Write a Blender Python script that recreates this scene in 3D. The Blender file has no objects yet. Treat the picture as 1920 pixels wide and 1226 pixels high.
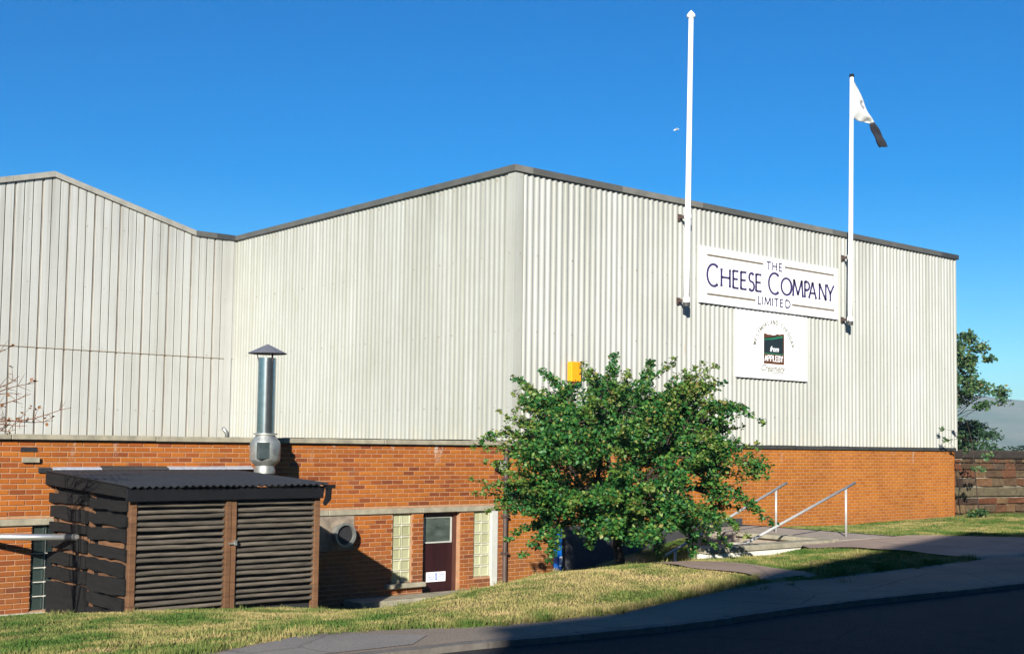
import bpy, math, random
import numpy as np
from mathutils import Vector, Matrix
SC = bpy.context.scene
R_ = math.radians

# ------------------------------------------------------------------ camera
YAW, PIT, ROL, FPX, PPY = R_(50.0031), R_(3.4536), R_(0.7875), 2288.43, 692.5
CAM = Vector((-14.681, -17.4666, 1.6))
fw = Vector((math.cos(YAW)*math.cos(PIT), math.sin(YAW)*math.cos(PIT), math.sin(PIT)))
rt = Vector((math.sin(YAW), -math.cos(YAW), 0))
up = rt.cross(fw)
r2 = rt*math.cos(ROL) + up*math.sin(ROL)
u2 = -rt*math.sin(ROL) + up*math.cos(ROL)
cd = bpy.data.cameras.new('camera'); cam = bpy.data.objects.new('camera', cd)
SC.collection.objects.link(cam); SC.camera = cam
m = Matrix((r2, u2, -fw)).transposed().to_4x4(); m.translation = CAM
cam.matrix_world = m
cd.sensor_width = 36; cd.lens = FPX/1920*36; cd.shift_y = (PPY-613)/1920
cd.clip_start = .1; cd.clip_end = 20000
SC.render.resolution_x = 1024; SC.render.resolution_y = 653

# ------------------------------------------------------------------ sky, sun, exposure
SUN_AZ, SUN_EL = R_(41.5), R_(21.5)            # direction the light travels, height of the sun
w = bpy.data.worlds.new('World'); SC.world = w; w.use_nodes = True
nt = w.node_tree; nt.nodes.clear()
sky = nt.nodes.new('ShaderNodeTexSky'); sky.sky_type = 'NISHITA'; sky.sun_disc = False
sky.sun_elevation = SUN_EL; sky.sun_rotation = R_(228)
sky.altitude = 100; sky.air_density = 1.0; sky.dust_density = 0.0; sky.ozone_density = 3.0
hs = nt.nodes.new('ShaderNodeHueSaturation'); hs.inputs['Saturation'].default_value = 1.6; hs.inputs['Hue'].default_value = 0.500
bg = nt.nodes.new('ShaderNodeBackground'); bg.inputs[1].default_value = 0.060
wo = nt.nodes.new('ShaderNodeOutputWorld')
nt.links.new(sky.outputs[0], hs.inputs['Color']); tn = nt.nodes.new('ShaderNodeMix'); tn.data_type = 'RGBA'; tn.blend_type = 'MULTIPLY'; tn.inputs[0].default_value = 1; tn.inputs[7].default_value = (.5, .86, 1.03, 1)
nt.links.new(hs.outputs[0], tn.inputs[6]); nt.links.new(tn.outputs[2], bg.inputs[0]); nt.links.new(bg.outputs[0], wo.inputs[0])
sl = bpy.data.lights.new('sun', 'SUN'); sl.energy = 5.0; sl.angle = R_(0.5); sl.color = (1, .955, .87)
so = bpy.data.objects.new('sun', sl); SC.collection.objects.link(so)
SD = Vector((math.cos(SUN_AZ)*math.cos(SUN_EL), math.sin(SUN_AZ)*math.cos(SUN_EL), -math.sin(SUN_EL)))
so.rotation_euler = SD.to_track_quat('-Z', 'Y').to_euler(); so.location = (-30, -30, 30)
vs = SC.view_settings; vs.view_transform = 'Standard'; vs.look = 'None'; vs.exposure = 1.0; vs.gamma = 1
SC.cycles.use_denoising = True
try: SC.cycles.denoiser = 'OPENIMAGEDENOISE'
except Exception: pass
SC.cycles.max_bounces = 6; SC.cycles.diffuse_bounces = 3; SC.cycles.glossy_bounces = 3; SC.cycles.volume_bounces = 0
SC.cycles.transparent_max_bounces = 8

# ------------------------------------------------------------------ helpers
rng = random.Random(7); nrg = np.random.RandomState(7)

def link(o): SC.collection.objects.link(o); return o

def setp(o, parent):
    if parent is not None:
        o.parent = parent
        if parent.type == 'EMPTY' and parent.parent is None:
            o.matrix_parent_inverse = Matrix.Translation(parent.location).inverted()

def tag(o, label=None, cat=None, group=None, kind=None):
    if label: o['label'] = label
    if cat: o['category'] = cat
    if group: o['group'] = group
    if kind: o['kind'] = kind
    return o

def thing(name, loc, label, cat, group=None):
    o = bpy.data.objects.new(name, None); o.location = loc; o.empty_display_size = .2
    link(o); return tag(o, label, cat, group)

class MB:
    def __init__(s): s.v = []; s.f = []
    def box(s, x0, x1, y0, y1, z0, z1):
        n = len(s.v)
        s.v += [(x0,y0,z0),(x1,y0,z0),(x1,y1,z0),(x0,y1,z0),(x0,y0,z1),(x1,y0,z1),(x1,y1,z1),(x0,y1,z1)]
        s.f += [tuple(n+i for i in q) for q in ((0,1,5,4),(1,2,6,5),(2,3,7,6),(3,0,4,7),(4,5,6,7),(3,2,1,0))]
        return s
    def hexa(s, p):       # eight corners: bottom ring 0-3, top ring 4-7
        n = len(s.v); s.v += [tuple(q) for q in p]
        s.f += [tuple(n+i for i in q) for q in ((0,1,5,4),(1,2,6,5),(2,3,7,6),(3,0,4,7),(4,5,6,7),(3,2,1,0))]
        return s
    def poly(s, pts): n = len(s.v); s.v += [tuple(q) for q in pts]; s.f.append(tuple(range(n, n+len(pts)))); return s
    def prism(s, pts, ext):     # planar outline pushed along ext
        n = len(s.v); k = len(pts); e = Vector(ext)
        s.v += [tuple(q) for q in pts] + [tuple(Vector(q)+e) for q in pts]
        s.f.append(tuple(range(n, n+k))); s.f.append(tuple(range(n+2*k-1, n+k-1, -1)))
        for i in range(k): j = (i+1) % k; s.f.append((n+i, n+k+i, n+k+j, n+j))
        return s
    def tube(s, path, rad, seg=8, cap=True):
        path = [Vector(q) for q in path]; k = len(path)
        if not hasattr(rad, '__len__'): rad = [rad]*k
        n = len(s.v)
        for i, q in enumerate(path):
            t = (path[min(i+1,k-1)] - path[max(i-1,0)])
            if t.length < 1e-9: t = Vector((0,0,1))
            t.normalize()
            a = t.cross(Vector((0,0,1)) if abs(t.z) < .9 else Vector((1,0,0))).normalized(); b = t.cross(a)
            for j in range(seg):
                an = 2*math.pi*j/seg
                s.v.append(tuple(q + (a*math.cos(an)+b*math.sin(an))*rad[i]))
        for i in range(k-1):
            for j in range(seg):
                j2 = (j+1) % seg
                s.f.append((n+i*seg+j, n+i*seg+j2, n+(i+1)*seg+j2, n+(i+1)*seg+j))
        if cap:
            s.f.append(tuple(n+j for j in range(seg))[::-1]); s.f.append(tuple(n+(k-1)*seg+j for j in range(seg)))
        return s
    def lathe(s, c, prof, seg=24, cap=True):
        n = len(s.v)
        for r, z in prof:
            for j in range(seg):
                a = 2*math.pi*j/seg; s.v.append((c[0]+r*math.cos(a), c[1]+r*math.sin(a), z))
        for i in range(len(prof)-1):
            for j in range(seg):
                j2 = (j+1) % seg; s.f.append((n+i*seg+j, n+i*seg+j2, n+(i+1)*seg+j2, n+(i+1)*seg+j))
        if cap:
            s.f.append(tuple(n+j for j in range(seg))[::-1]); s.f.append(tuple(n+(len(prof)-1)*seg+j for j in range(seg)))
        return s
    def mesh(s, name, mat, smooth=False):
        me = bpy.data.meshes.new(name); me.from_pydata(s.v, [], s.f); me.update()
        if mat is not None: me.materials.append(mat)
        if smooth: me.shade_smooth()
        return me
    def build(s, name, mat, parent=None, smooth=False, auto=None):
        o = link(bpy.data.objects.new(name, s.mesh(name, mat, smooth)))
        if auto:
            me = o.data; me.shade_smooth()
            try: me.set_sharp_from_angle(angle=R_(auto))
            except Exception: pass
        setp(o, parent); return o

def bevel(o, wdt=.01, seg=2):
    b = o.modifiers.new('bevel', 'BEVEL'); b.width = wdt; b.segments = seg; b.limit_method = 'ANGLE'; return o

# ------------------------------------------------------------------ materials
def M(name):
    mt = bpy.data.materials.new(name); mt.use_nodes = True
    n = mt.node_tree.nodes; b = n['Principled BSDF']; return mt, mt.node_tree, b

def nd(t, typ, **kw):
    n = t.nodes.new(typ)
    for k, v in kw.items():
        if k in n.inputs: n.inputs[k].default_value = v
        else: setattr(n, k, v)
    return n

def noise(t, scale=5, detail=4, rough=.6, sx=1, sy=1, sz=1, coord='Object'):
    tc = nd(t, 'ShaderNodeTexCoord'); mp = nd(t, 'ShaderNodeMapping'); mp.inputs['Scale'].default_value = (sx, sy, sz)
    no = nd(t, 'ShaderNodeTexNoise'); no.inputs['Scale'].default_value = scale; no.inputs['Detail'].default_value = detail; no.inputs['Roughness'].default_value = rough
    t.links.new(tc.outputs[coord], mp.inputs[0]); t.links.new(mp.outputs[0], no.inputs['Vector']); return no

def ramp(t, src, stops):
    r = nd(t, 'ShaderNodeValToRGB'); e = r.color_ramp.elements
    while len(e) < len(stops): e.new(.5)
    for i, (p, c) in enumerate(stops):
        e[i].position = p; e[i].color = (*c, 1) if len(c) == 3 else c
    t.links.new(src, r.inputs[0]); return r

def mix(t, fac, a, b, mode='MIX'):
    x = nd(t, 'ShaderNodeMix', data_type='RGBA', blend_type=mode)
    if hasattr(fac, 'links'): t.links.new(fac, x.inputs[0])
    else: x.inputs[0].default_value = fac
    for s_, v in ((x.inputs[6], a), (x.inputs[7], b)):
        if hasattr(v, 'links'): t.links.new(v, s_)
        else: s_.default_value = (*v, 1)
    return x.outputs[2]

def bump(t, b, src, strength=.3, dist=.01):
    bp = nd(t, 'ShaderNodeBump'); bp.inputs['Strength'].default_value = strength; bp.inputs['Distance'].default_value = dist
    t.links.new(src, bp.inputs['Height']); t.links.new(bp.outputs[0], b.inputs['Normal'])

def plain(name, col, rough=.6, metal=0., var=.15, scale=6, bmp=.0, spec=None, sz=1):
    mt, t, b = M(name)
    no = noise(t, scale, 5, .65, 1, 1, sz)
    lo = tuple(c*(1-var) for c in col); hi = tuple(min(1, c*(1+var)) for c in col)
    r = ramp(t, no.outputs[0], [(.3, lo), (.7, hi)])
    t.links.new(r.outputs[0], b.inputs['Base Color'])
    b.inputs['Roughness'].default_value = rough; b.inputs['Metallic'].default_value = metal
    if spec is not None: b.inputs['Specular IOR Level'].default_value = spec
    if bmp: bump(t, b, no.outputs[0], bmp, .02)
    return mt

def rnd_val(t):          # one number per object and per loose piece
    oi = nd(t, 'ShaderNodeObjectInfo'); g = nd(t, 'ShaderNodeNewGeometry')
    a = nd(t, 'ShaderNodeMath', operation='ADD'); t.links.new(oi.outputs['Random'], a.inputs[0]); t.links.new(g.outputs['Random Per Island'], a.inputs[1])
    f = nd(t, 'ShaderNodeMath', operation='FRACT'); t.links.new(a.outputs[0], f.inputs[0]); return f.outputs[0]

def brick_mat(name, stops, stain):
    mt, t, b = M(name)
    r = ramp(t, rnd_val(t), stops)
    geo = nd(t, 'ShaderNodeNewGeometry')
    def pn(scale, sx=1, sz=1, det=5):
        mp = nd(t, 'ShaderNodeMapping'); mp.inputs['Scale'].default_value = (sx, 1, sz)
        n = nd(t, 'ShaderNodeTexNoise'); n.inputs['Scale'].default_value = scale; n.inputs['Detail'].default_value = det; n.inputs['Roughness'].default_value = .65
        t.links.new(geo.outputs['Position'], mp.inputs[0]); t.links.new(mp.outputs[0], n.inputs['Vector']); return n
    fine = pn(45); big = pn(.8)
    c = mix(t, .5, r.outputs[0], ramp(t, fine.outputs[0], [(.3, (.35,.35,.35)), (.7, (.65,.65,.65))]).outputs[0], 'OVERLAY')
    c = mix(t, .5, c, ramp(t, big.outputs[0], [(.3, (.27,.26,.26)), (.68, (.60,.60,.60))]).outputs[0], 'OVERLAY')
    # grime and lime with their own ragged outline
    blot = pn(1.6, 1, 1, 7)
    c = mix(t, ramp(t, blot.outputs[0], [(.62, (0,0,0)), (.72, (.55,.55,.55))]).outputs[0], c, stain)
    sp = nd(t, 'ShaderNodeSeparateXYZ'); t.links.new(geo.outputs['Position'], sp.inputs[0])
    lime = pn(3.2, 1, .35, 6)
    zz = nd(t, 'ShaderNodeMapRange'); t.links.new(sp.outputs['Z'], zz.inputs['Value']); zz.inputs['From Min'].default_value = 1.15; zz.inputs['From Max'].default_value = 1.5
    mu = nd(t, 'ShaderNodeMath', operation='MULTIPLY'); t.links.new(ramp(t, lime.outputs[0], [(.60, (0,0,0)), (.68, (.8,.8,.8))]).outputs[0], mu.inputs[0]); t.links.new(zz.outputs[0], mu.inputs[1])
    c = mix(t, mu.outputs[0], c, (.45, .40, .33))
    dz_ = nd(t, 'ShaderNodeMapRange'); t.links.new(sp.outputs['Z'], dz_.inputs['Value']); dz_.inputs['From Min'].default_value = .25; dz_.inputs['From Max'].default_value = -.7
    damp = pn(1.3, 1, .6, 6); md_ = nd(t, 'ShaderNodeMath', operation='MULTIPLY'); t.links.new(dz_.outputs[0], md_.inputs[0]); t.links.new(ramp(t, damp.outputs[0], [(.36, (0,0,0)), (.62, (.8,)*3)]).outputs[0], md_.inputs[1])
    c = mix(t, md_.outputs[0], c, (.12, .05, .028))
    t.links.new(c, b.inputs['Base Color']); b.inputs['Roughness'].default_value = .9; b.inputs['Specular IOR Level'].default_value = .2
    bump(t, b, fine.outputs[0], .35, .006)
    return mt

brickA = brick_mat('red_orange_brick', [(0, (.16,.042,.014)), (.15, (.24,.062,.013)), (.5, (.31,.088,.013)), (.85, (.35,.112,.015)), (1, (.28,.082,.014))], (.12,.07,.05))
brickB = brick_mat('orange_brick', [(0, (.32,.098,.012)), (.4, (.36,.12,.014)), (1, (.385,.137,.016))], (.30,.12,.05))
mortar = plain('mortar', (.36,.20,.11), .95, var=.18, scale=9, bmp=.3, spec=.1)
concrete = plain('weathered_concrete', (.27,.245,.18), .95, var=.28, scale=5, bmp=.4, spec=.15)
concrete_l = plain('pale_concrete', (.46,.42,.33), .95, var=.22, scale=4, bmp=.35, spec=.15)
render_w = plain('white_render', (.66,.63,.55), .9, var=.12, scale=6, bmp=.2)
whitep = plain('white_paint', (.82,.82,.80), .45, var=.03, scale=5)
signw = plain('sign_white', (.86,.86,.87), .4, var=.02, scale=2)
navy = plain('sign_navy', (.045,.03,.10), .5, var=.1)
gold = plain('sign_gold', (.15,.115,.065), .5, var=.1)
palegold = plain('sign_pale_gold', (.22,.205,.14), .5, var=.08)
logo_blk = plain('sign_black_green', (.012,.02,.022), .5, var=.2)
logo_grn = plain('sign_green', (.01,.16,.07), .5, var=.1)
logo_brn = plain('sign_brown', (.10,.035,.008), .5, var=.1)
black = plain('black_paint', (.006,.0065,.008), .7, var=.3, spec=.2)
tar = plain('black_bitumen', (.014,.015,.018), .7, var=.4, scale=14, bmp=.4)
lead = plain('grey_lead', (.42,.45,.5), .45, .3, var=.2, scale=12)
galv = plain('galvanised_steel', (.42,.44,.44), .22, .95, var=.16, scale=10)
galv_d = plain('dull_galvanised', (.36,.37,.34), .5, .75, var=.3, scale=12, bmp=.2)
steel = plain('bright_steel', (.80,.79,.76), .3, .85, var=.08, scale=12)
capm = plain('grey_cap', (.20,.20,.22), .5, .4, var=.25)
blue = plain('blue_paint', (.0,.10,.42), .45, var=.12)
orange = plain('orange_plastic', (.80,.32,.005), .4, var=.06)
doorm = plain('maroon_door', (.024,.006,.007), .4, var=.3, scale=7, sz=.15)
framem = plain('brown_frame', (.075,.028,.018), .5, var=.2)
pipebr = plain('brown_pipe', (.07,.045,.036), .5, var=.2)
dark_in = plain('dark_interior', (.012,.012,.014), .9, var=.2)
rubber = plain('black_rubber', (.02,.02,.02), .7)
rail_m = plain('grey_rail_paint', (.40,.40,.385), .45, .2, var=.12, scale=9)
lead_trim = plain('grey_trim', (.085,.083,.072), .55, var=.2, scale=3)
trim_l = plain('pale_trim', (.27,.255,.215), .55, var=.2, scale=4)
trim_m = plain('mid_grey_trim', (.15,.145,.125), .55, var=.2, scale=3)
trim_d = plain('dark_trim', (.04,.04,.038), .6, var=.3, scale=4)

def wood(name, c0, c1, rough=.85):
    mt, t, b = M(name)
    no = noise(t, 3, 6, .7, 1, 1, 9); oi = rnd_val(t)
    r = ramp(t, no.outputs[0], [(.25, c0), (.75, c1)])
    r2_ = ramp(t, oi, [(0, (.36,.36,.36)), (1, (.64,.64,.64))])
    t.links.new(mix(t, .7, r.outputs[0], r2_.outputs[0], 'OVERLAY'), b.inputs['Base Color'])
    b.inputs['Roughness'].default_value = rough; b.inputs['Specular IOR Level'].default_value = .25
    bump(t, b, no.outputs[0], .5, .01); return mt
slat_m = wood('weathered_slat_wood', (.030,.026,.021), (.15,.125,.095))
board_m = wood('creosoted_board', (.003,.003,.003), (.012,.011,.010), .98)
post_m = wood('brown_post_wood', (.06,.028,.014), (.19,.095,.045))
bark_m = wood('bark', (.018,.014,.010), (.06,.045,.032))
twig_m = wood('red_twig', (.08,.035,.02), (.17,.08,.045))

def clad_mat(name, base, dirt, amt, rust=.4):
    mt, t, b = M(name)
    geo = nd(t, 'ShaderNodeNewGeometry')
    def pn(scale, s, det=5):
        mp = nd(t, 'ShaderNodeMapping'); mp.inputs['Scale'].default_value = s
        n = nd(t, 'ShaderNodeTexNoise'); n.inputs['Scale'].default_value = scale; n.inputs['Detail'].default_value = det; n.inputs['Roughness'].default_value = .7
        t.links.new(geo.outputs['Position'], mp.inputs[0]); t.links.new(mp.outputs[0], n.inputs['Vector']); return n
    st = pn(3.0, (2.2, 2.2, .06)); bl = pn(.7, (1, 1, .6))
    oi = nd(t, 'ShaderNodeObjectInfo')
    c = mix(t, ramp(t, st.outputs[0], [(.42, (0,0,0)), (.75, (amt,)*3)]).outputs[0], base, dirt)
    c = mix(t, ramp(t, bl.outputs[0], [(.4, (0,0,0)), (.8, (amt*.8,)*3)]).outputs[0], c, tuple(x*.85 for x in dirt))
    c = mix(t, .35, c, ramp(t, oi.outputs['Random'], [(0, (.43,.43,.42)), (1, (.57,.57,.57))]).outputs[0], 'OVERLAY')
    # rust freckles at fixings and thin rust runs
    ru = pn(9, (1, 1, .05), 3)
    c = mix(t, ramp(t, ru.outputs[0], [(.70, (0,0,0)), (.76, (rust,)*3)]).outputs[0], c, (.32, .18, .08))
    # weathering that starts at the foot of the sheets
    sp = nd(t, 'ShaderNodeSeparateXYZ'); t.links.new(geo.outputs['Position'], sp.inputs[0])
    mr = nd(t, 'ShaderNodeMapRange'); t.links.new(sp.outputs['Z'], mr.inputs['Value'])
    mr.inputs['From Min'].default_value = 2.05; mr.inputs['From Max'].default_value = 1.65
    ft = pn(2.5, (1, 1, .5)); mu = nd(t, 'ShaderNodeMath', operation='MULTIPLY')
    t.links.new(mr.outputs[0], mu.inputs[0]); t.links.new(ramp(t, ft.outputs[0], [(.4, (0,0,0)), (.7, (.6,)*3)]).outputs[0], mu.inputs[1])
    c = mix(t, mu.outputs[0], c, (.42, .38, .28))
    # grime washed down from the roof edge, in ragged columns
    mt_ = nd(t, 'ShaderNodeMapRange'); t.links.new(sp.outputs['Z'], mt_.inputs['Value']); mt_.inputs['From Min'].default_value = 4.6; mt_.inputs['From Max'].default_value = 6.9
    wash = pn(2.2, (3.0, 3.0, .05), 4); mw = nd(t, 'ShaderNodeMath', operation='MULTIPLY'); t.links.new(mt_.outputs[0], mw.inputs[0]); t.links.new(ramp(t, wash.outputs[0], [(.48, (0,0,0)), (.68, (.55,)*3)]).outputs[0], mw.inputs[1])
    c = mix(t, mw.outputs[0], c, tuple(x*.62 for x in dirt))
    # rows of rusty fixings every 1.45 m
    sm = nd(t, 'ShaderNodeMath', operation='ADD'); t.links.new(sp.outputs['X'], sm.inputs[0]); t.links.new(sp.outputs['Y'], sm.inputs[1])
    def dots(src, per, wid, off=0.):
        a0 = nd(t, 'ShaderNodeMath', operation='ADD'); t.links.new(src, a0.inputs[0]); a0.inputs[1].default_value = 100*per+off
        a1 = nd(t, 'ShaderNodeMath', operation='MODULO'); t.links.new(a0.outputs[0], a1.inputs[0]); a1.inputs[1].default_value = per
        a2 = nd(t, 'ShaderNodeMath', operation='LESS_THAN'); t.links.new(a1.outputs[0], a2.inputs[0]); a2.inputs[1].default_value = wid; return a2.outputs[0]
    md = nd(t, 'ShaderNodeMath', operation='MULTIPLY'); t.links.new(dots(sm.outputs[0], .45, .030), md.inputs[0]); t.links.new(dots(sp.outputs['Z'], 1.45, .032, -.8), md.inputs[1])
    rv_ = pn(1.7, (1, 1, 1), 2); me_ = nd(t, 'ShaderNodeMath', operation='MULTIPLY'); t.links.new(md.outputs[0], me_.inputs[0]); t.links.new(ramp(t, rv_.outputs[0], [(.4, (.1,)*3), (.7, (.85,)*3)]).outputs[0], me_.inputs[1])
    c = mix(t, me_.outputs[0], c, (.16, .10, .05))
    t.links.new(c, b.inputs['Base Color']); b.inputs['Roughness'].default_value = .55; b.inputs['Specular IOR Level'].default_value = .3
    return mt
clad_L = clad_mat('cream_sheet', (.372,.377,.342), (.275,.268,.205), .6, .3)
clad_R = clad_mat('ivory_sheet', (.405,.41,.38), (.275,.27,.215), .5, .35)
clad_W = clad_mat('grey_white_sheet', (.40,.405,.38), (.28,.265,.225), .45, .35)
groove_m = plain('dirty_groove', (.24,.21,.17), .8, var=.35, scale=4, sz=.2)

def glass_block(name, c0, c1):
    mt, t, b = M(name)
    r = ramp(t, rnd_val(t), [(0, c0), (1, c1)]); t.links.new(r.outputs[0], b.inputs['Base Color'])
    b.inputs['Roughness'].default_value = .12; b.inputs['Specular IOR Level'].default_value = .6
    no = noise(t, 6, 2); bump(t, b, no.outputs[0], .25, .02); return mt
gb_light = glass_block('olive_glass_block', (.30,.30,.17), (.42,.42,.27))
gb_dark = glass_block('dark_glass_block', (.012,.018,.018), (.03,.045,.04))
def pane_mat(name, col, rough):
    mt, t, b = M(name); no = noise(t, 4, 4, .6, 1, 1, 3)
    r = ramp(t, no.outputs[0], [(.3, tuple(c*.6 for c in col)), (.7, tuple(min(1, c*1.5) for c in col))]); t.links.new(r.outputs[0], b.inputs['Base Color'])
    b.inputs['Roughness'].default_value = rough; b.inputs['Specular IOR Level'].default_value = .6; return mt
pane_m = pane_mat('ribbed_glass', (.055,.07,.06), .15)

def ground_col(t, dry_bias=0.):
    """lawn colour by place: green tufts and straw patches"""
    geo = nd(t, 'ShaderNodeNewGeometry')
    def pn(scale, det=5, off=0):
        mp = nd(t, 'ShaderNodeMapping'); mp.inputs['Location'].default_value = (off, off, 0); mp.inputs['Scale'].default_value = (1, 1, .2)
        n = nd(t, 'ShaderNodeTexNoise'); n.inputs['Scale'].default_value = scale; n.inputs['Detail'].default_value = det; n.inputs['Roughness'].default_value = .65
        t.links.new(geo.outputs['Position'], mp.inputs[0]); t.links.new(mp.outputs[0], n.inputs['Vector']); return n
    a = pn(.55, 6); b_ = pn(2.4, 5, 13)
    # the bank in the middle is the driest part of the lawn
    d = nd(t, 'ShaderNodeVectorMath', operation='DISTANCE'); t.links.new(geo.outputs['Position'], d.inputs[0]); d.inputs[1].default_value = (-5.6, -7.2, 0)
    mr = nd(t, 'ShaderNodeMapRange'); t.links.new(d.outputs['Value'], mr.inputs['Value']); mr.inputs['From Min'].default_value = .6; mr.inputs['From Max'].default_value = 4.0
    mr.inputs['To Min'].default_value = .11; mr.inputs['To Max'].default_value = -.02
    s = nd(t, 'ShaderNodeMath', operation='ADD'); t.links.new(a.outputs[0], s.inputs[0]); t.links.new(mr.outputs[0], s.inputs[1])
    s2 = nd(t, 'ShaderNodeMath', operation='MULTIPLY_ADD'); t.links.new(b_.outputs[0], s2.inputs[0]); s2.inputs[1].default_value = .85; t.links.new(s.outputs[0], s2.inputs[2])
    s3 = nd(t, 'ShaderNodeMath', operation='SUBTRACT'); t.links.new(s2.outputs[0], s3.inputs[0]); s3.inputs[1].default_value = .45 - dry_bias
    return s3.outputs[0]
def grass_mats():
    mt, t, b = M('lawn_soil')
    r = ramp(t, ground_col(t), [(.34, (.055,.085,.02)), (.48, (.12,.125,.042)), (.60, (.22,.175,.078)), (.76, (.29,.21,.105))])
    t.links.new(r.outputs[0], b.inputs['Base Color']); b.inputs['Roughness'].default_value = 1; b.inputs['Specular IOR Level'].default_value = 0
    no = noise(t, 30, 4); bump(t, b, no.outputs[0], .8, .03)
    mt2, t, b = M('grass_blades')
    r = ramp(t, ground_col(t), [(.34, (.05,.10,.02)), (.46, (.125,.145,.042)), (.58, (.25,.21,.085)), (.74, (.36,.275,.135))])
    g = nd(t, 'ShaderNodeNewGeometry'); r3 = ramp(t, g.outputs['Random Per Island'], [(0, (.34,.36,.34)), (1, (.66,.64,.6))])
    t.links.new(mix(t, .8, r.outputs[0], r3.outputs[0], 'OVERLAY'), b.inputs['Base Color'])
    b.inputs['Roughness'].default_value = .8; b.inputs['Specular IOR Level'].default_value = .1
    return mt, mt2
soil_m, blade_m = grass_mats()

def asphalt(name, lo, hi, scale=60):
    mt, t, b = M(name)
    a = noise(t, scale, 3, .7); c = noise(t, .7, 5, .6)
    r = ramp(t, a.outputs[0], [(.3, lo), (.72, hi)])
    r_ = ramp(t, c.outputs[0], [(.3, (.36,.36,.37)), (.7, (.62,.6,.58))])
    tcv = nd(t, 'ShaderNodeTexCoord'); nv = noise(t, 1.3, 4, .6); av = nd(t, 'ShaderNodeMix', data_type='VECTOR'); av.inputs[0].default_value = .22; t.links.new(tcv.outputs['Object'], av.inputs[4]); t.links.new(nv.outputs['Color'], av.inputs[5])
    vo = nd(t, 'ShaderNodeTexVoronoi', feature='DISTANCE_TO_EDGE'); vo.inputs['Scale'].default_value = .55; t.links.new(av.outputs[1], vo.inputs['Vector'])
    ck = ramp(t, vo.outputs['Distance'], [(.003, (.72,.72,.72)), (.010, (1,1,1))])
    t.links.new(mix(t, 1., mix(t, .8, r.outputs[0], r_.outputs[0], 'OVERLAY'), ck.outputs[0], 'MULTIPLY'), b.inputs['Base Color'])
    b.inputs['Roughness'].default_value = .92; b.inputs['Specular IOR Level'].default_value = .2
    bump(t, b, a.outputs[0], .6, .01); return mt
road_m = asphalt('road_asphalt', (.012,.012,.013), (.045,.044,.044))
pave_m = asphalt('pavement_asphalt', (.15,.122,.095), (.26,.215,.17))
patch_m = asphalt('patched_asphalt', (.16,.145,.13), (.25,.23,.21))
path_m = asphalt('path_asphalt', (.24,.175,.135), (.38,.29,.23))
kerb_m = plain('kerb_concrete', (.12,.105,.09), .95, var=.25, scale=8, bmp=.3)

def leaf_mat(name, stops, trans=.25):
    mt, t, b = M(name)
    g = nd(t, 'ShaderNodeNewGeometry'); r = ramp(t, g.outputs['Random Per Island'], stops)
    t.links.new(r.outputs[0], b.inputs['Base Color']); b.inputs['Roughness'].default_value = .5; b.inputs['Specular IOR Level'].default_value = .35
    tr = nd(t, 'ShaderNodeBsdfTranslucent'); t.links.new(r.outputs[0], tr.inputs[0])
    ms = nd(t, 'ShaderNodeMixShader'); ms.inputs[0].default_value = trans
    t.links.new(b.outputs[0], ms.inputs[1]); t.links.new(tr.outputs[0], ms.inputs[2])
    t.links.new(ms.outputs[0], t.nodes['Material Output'].inputs[0]); return mt
leaf_m = leaf_mat('hawthorn_leaf', [(0, (.012,.08,.022)), (.4, (.03,.135,.026)), (.75, (.07,.185,.03)), (.93, (.16,.23,.04)), (1, (.26,.21,.07))])
leaf_young = leaf_mat('young_hawthorn_leaf', [(0, (.06,.15,.025)), (.5, (.11,.20,.03)), (.85, (.19,.24,.045)), (1, (.26,.19,.07))], .35)
leaf_far = leaf_mat('field_tree_leaf', [(0, (.03,.085,.03)), (.6, (.06,.13,.045)), (.93, (.11,.16,.05)), (1, (.2,.16,.06))])
leaf_dark = leaf_mat('hedge_leaf', [(0, (.014,.045,.02)), (1, (.04,.085,.03))])
leaf_red = leaf_mat('russet_leaf', [(0, (.22,.08,.03)), (1, (.34,.17,.06))])

# ------------------------------------------------------------------ terrain
CP = []
for y, row in {
 -9.1: [(-24,0),(-18,0),(-14,0),(-11,0),(-9,0),(-7,0),(-5,0),(-3,0),(-1,0),(1,0),(4,0),(8,0),(14,0),(24,0)],
 -7.6: [(-22,-.1),(-14,-.12),(-11,-.12),(-9.3,-.09),(-8.2,-.07),(-7,-.02),(-5.5,.06),(-4,.09),(-2,.06),(0,.03),(2,0),(5,0),(9,-.02),(14,-.04),(22,-.05)],
 -6.3: [(-22,-.25),(-14,-.25),(-11,-.25),(-9,-.24),(-7.6,-.26),(-6.4,-.16),(-5,.0),(-3.5,.04),(-2,.03),(0,.01),(1.5,0),(4,0)],
 -5.4: [(-7,-.42),(-5.8,-.40),(-4.5,-.26),(-3,-.14),(-1,-.12),(.6,-.14),(1.8,-.03),(2.8,0),(4,0)],
 -4.0: [(-14,-.45),(-9.5,-.42),(-7.5,-.48),(-5.5,-.6),(-3.5,-.62),(-1.5,-.55),(.3,-.6),(5.5,-.04),(9,-.1),(14,-.12),(22,-.12)],
 -2.8: [(-11,-.52),(-8.5,-.55),(-7,-.62),(-5.8,-.72),(-4,-.85),(-2,-.88),(0,-.85),(6,-.08)],
 -1.0: [(-14,-.75),(-9.5,-.75),(-8,-.8),(-5,-1.0),(-3,-1.12),(-1.5,-1.12),(.5,-.9),(2,-.85),(4,-.45)],
 0.0: [(-18,-.88),(-14,-.88),(-9,-.87),(-6,-1.0),(-3,-1.15),(-1,-1.1),(1,-.86),(3,-.6),(5,-.3),(6.6,-.22),(9.15,-.25),(15.4,-.19),(24,-.16)],
}.items():
    for x, z in row: CP.append((x, y, z))
CP = np.array(CP)
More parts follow.
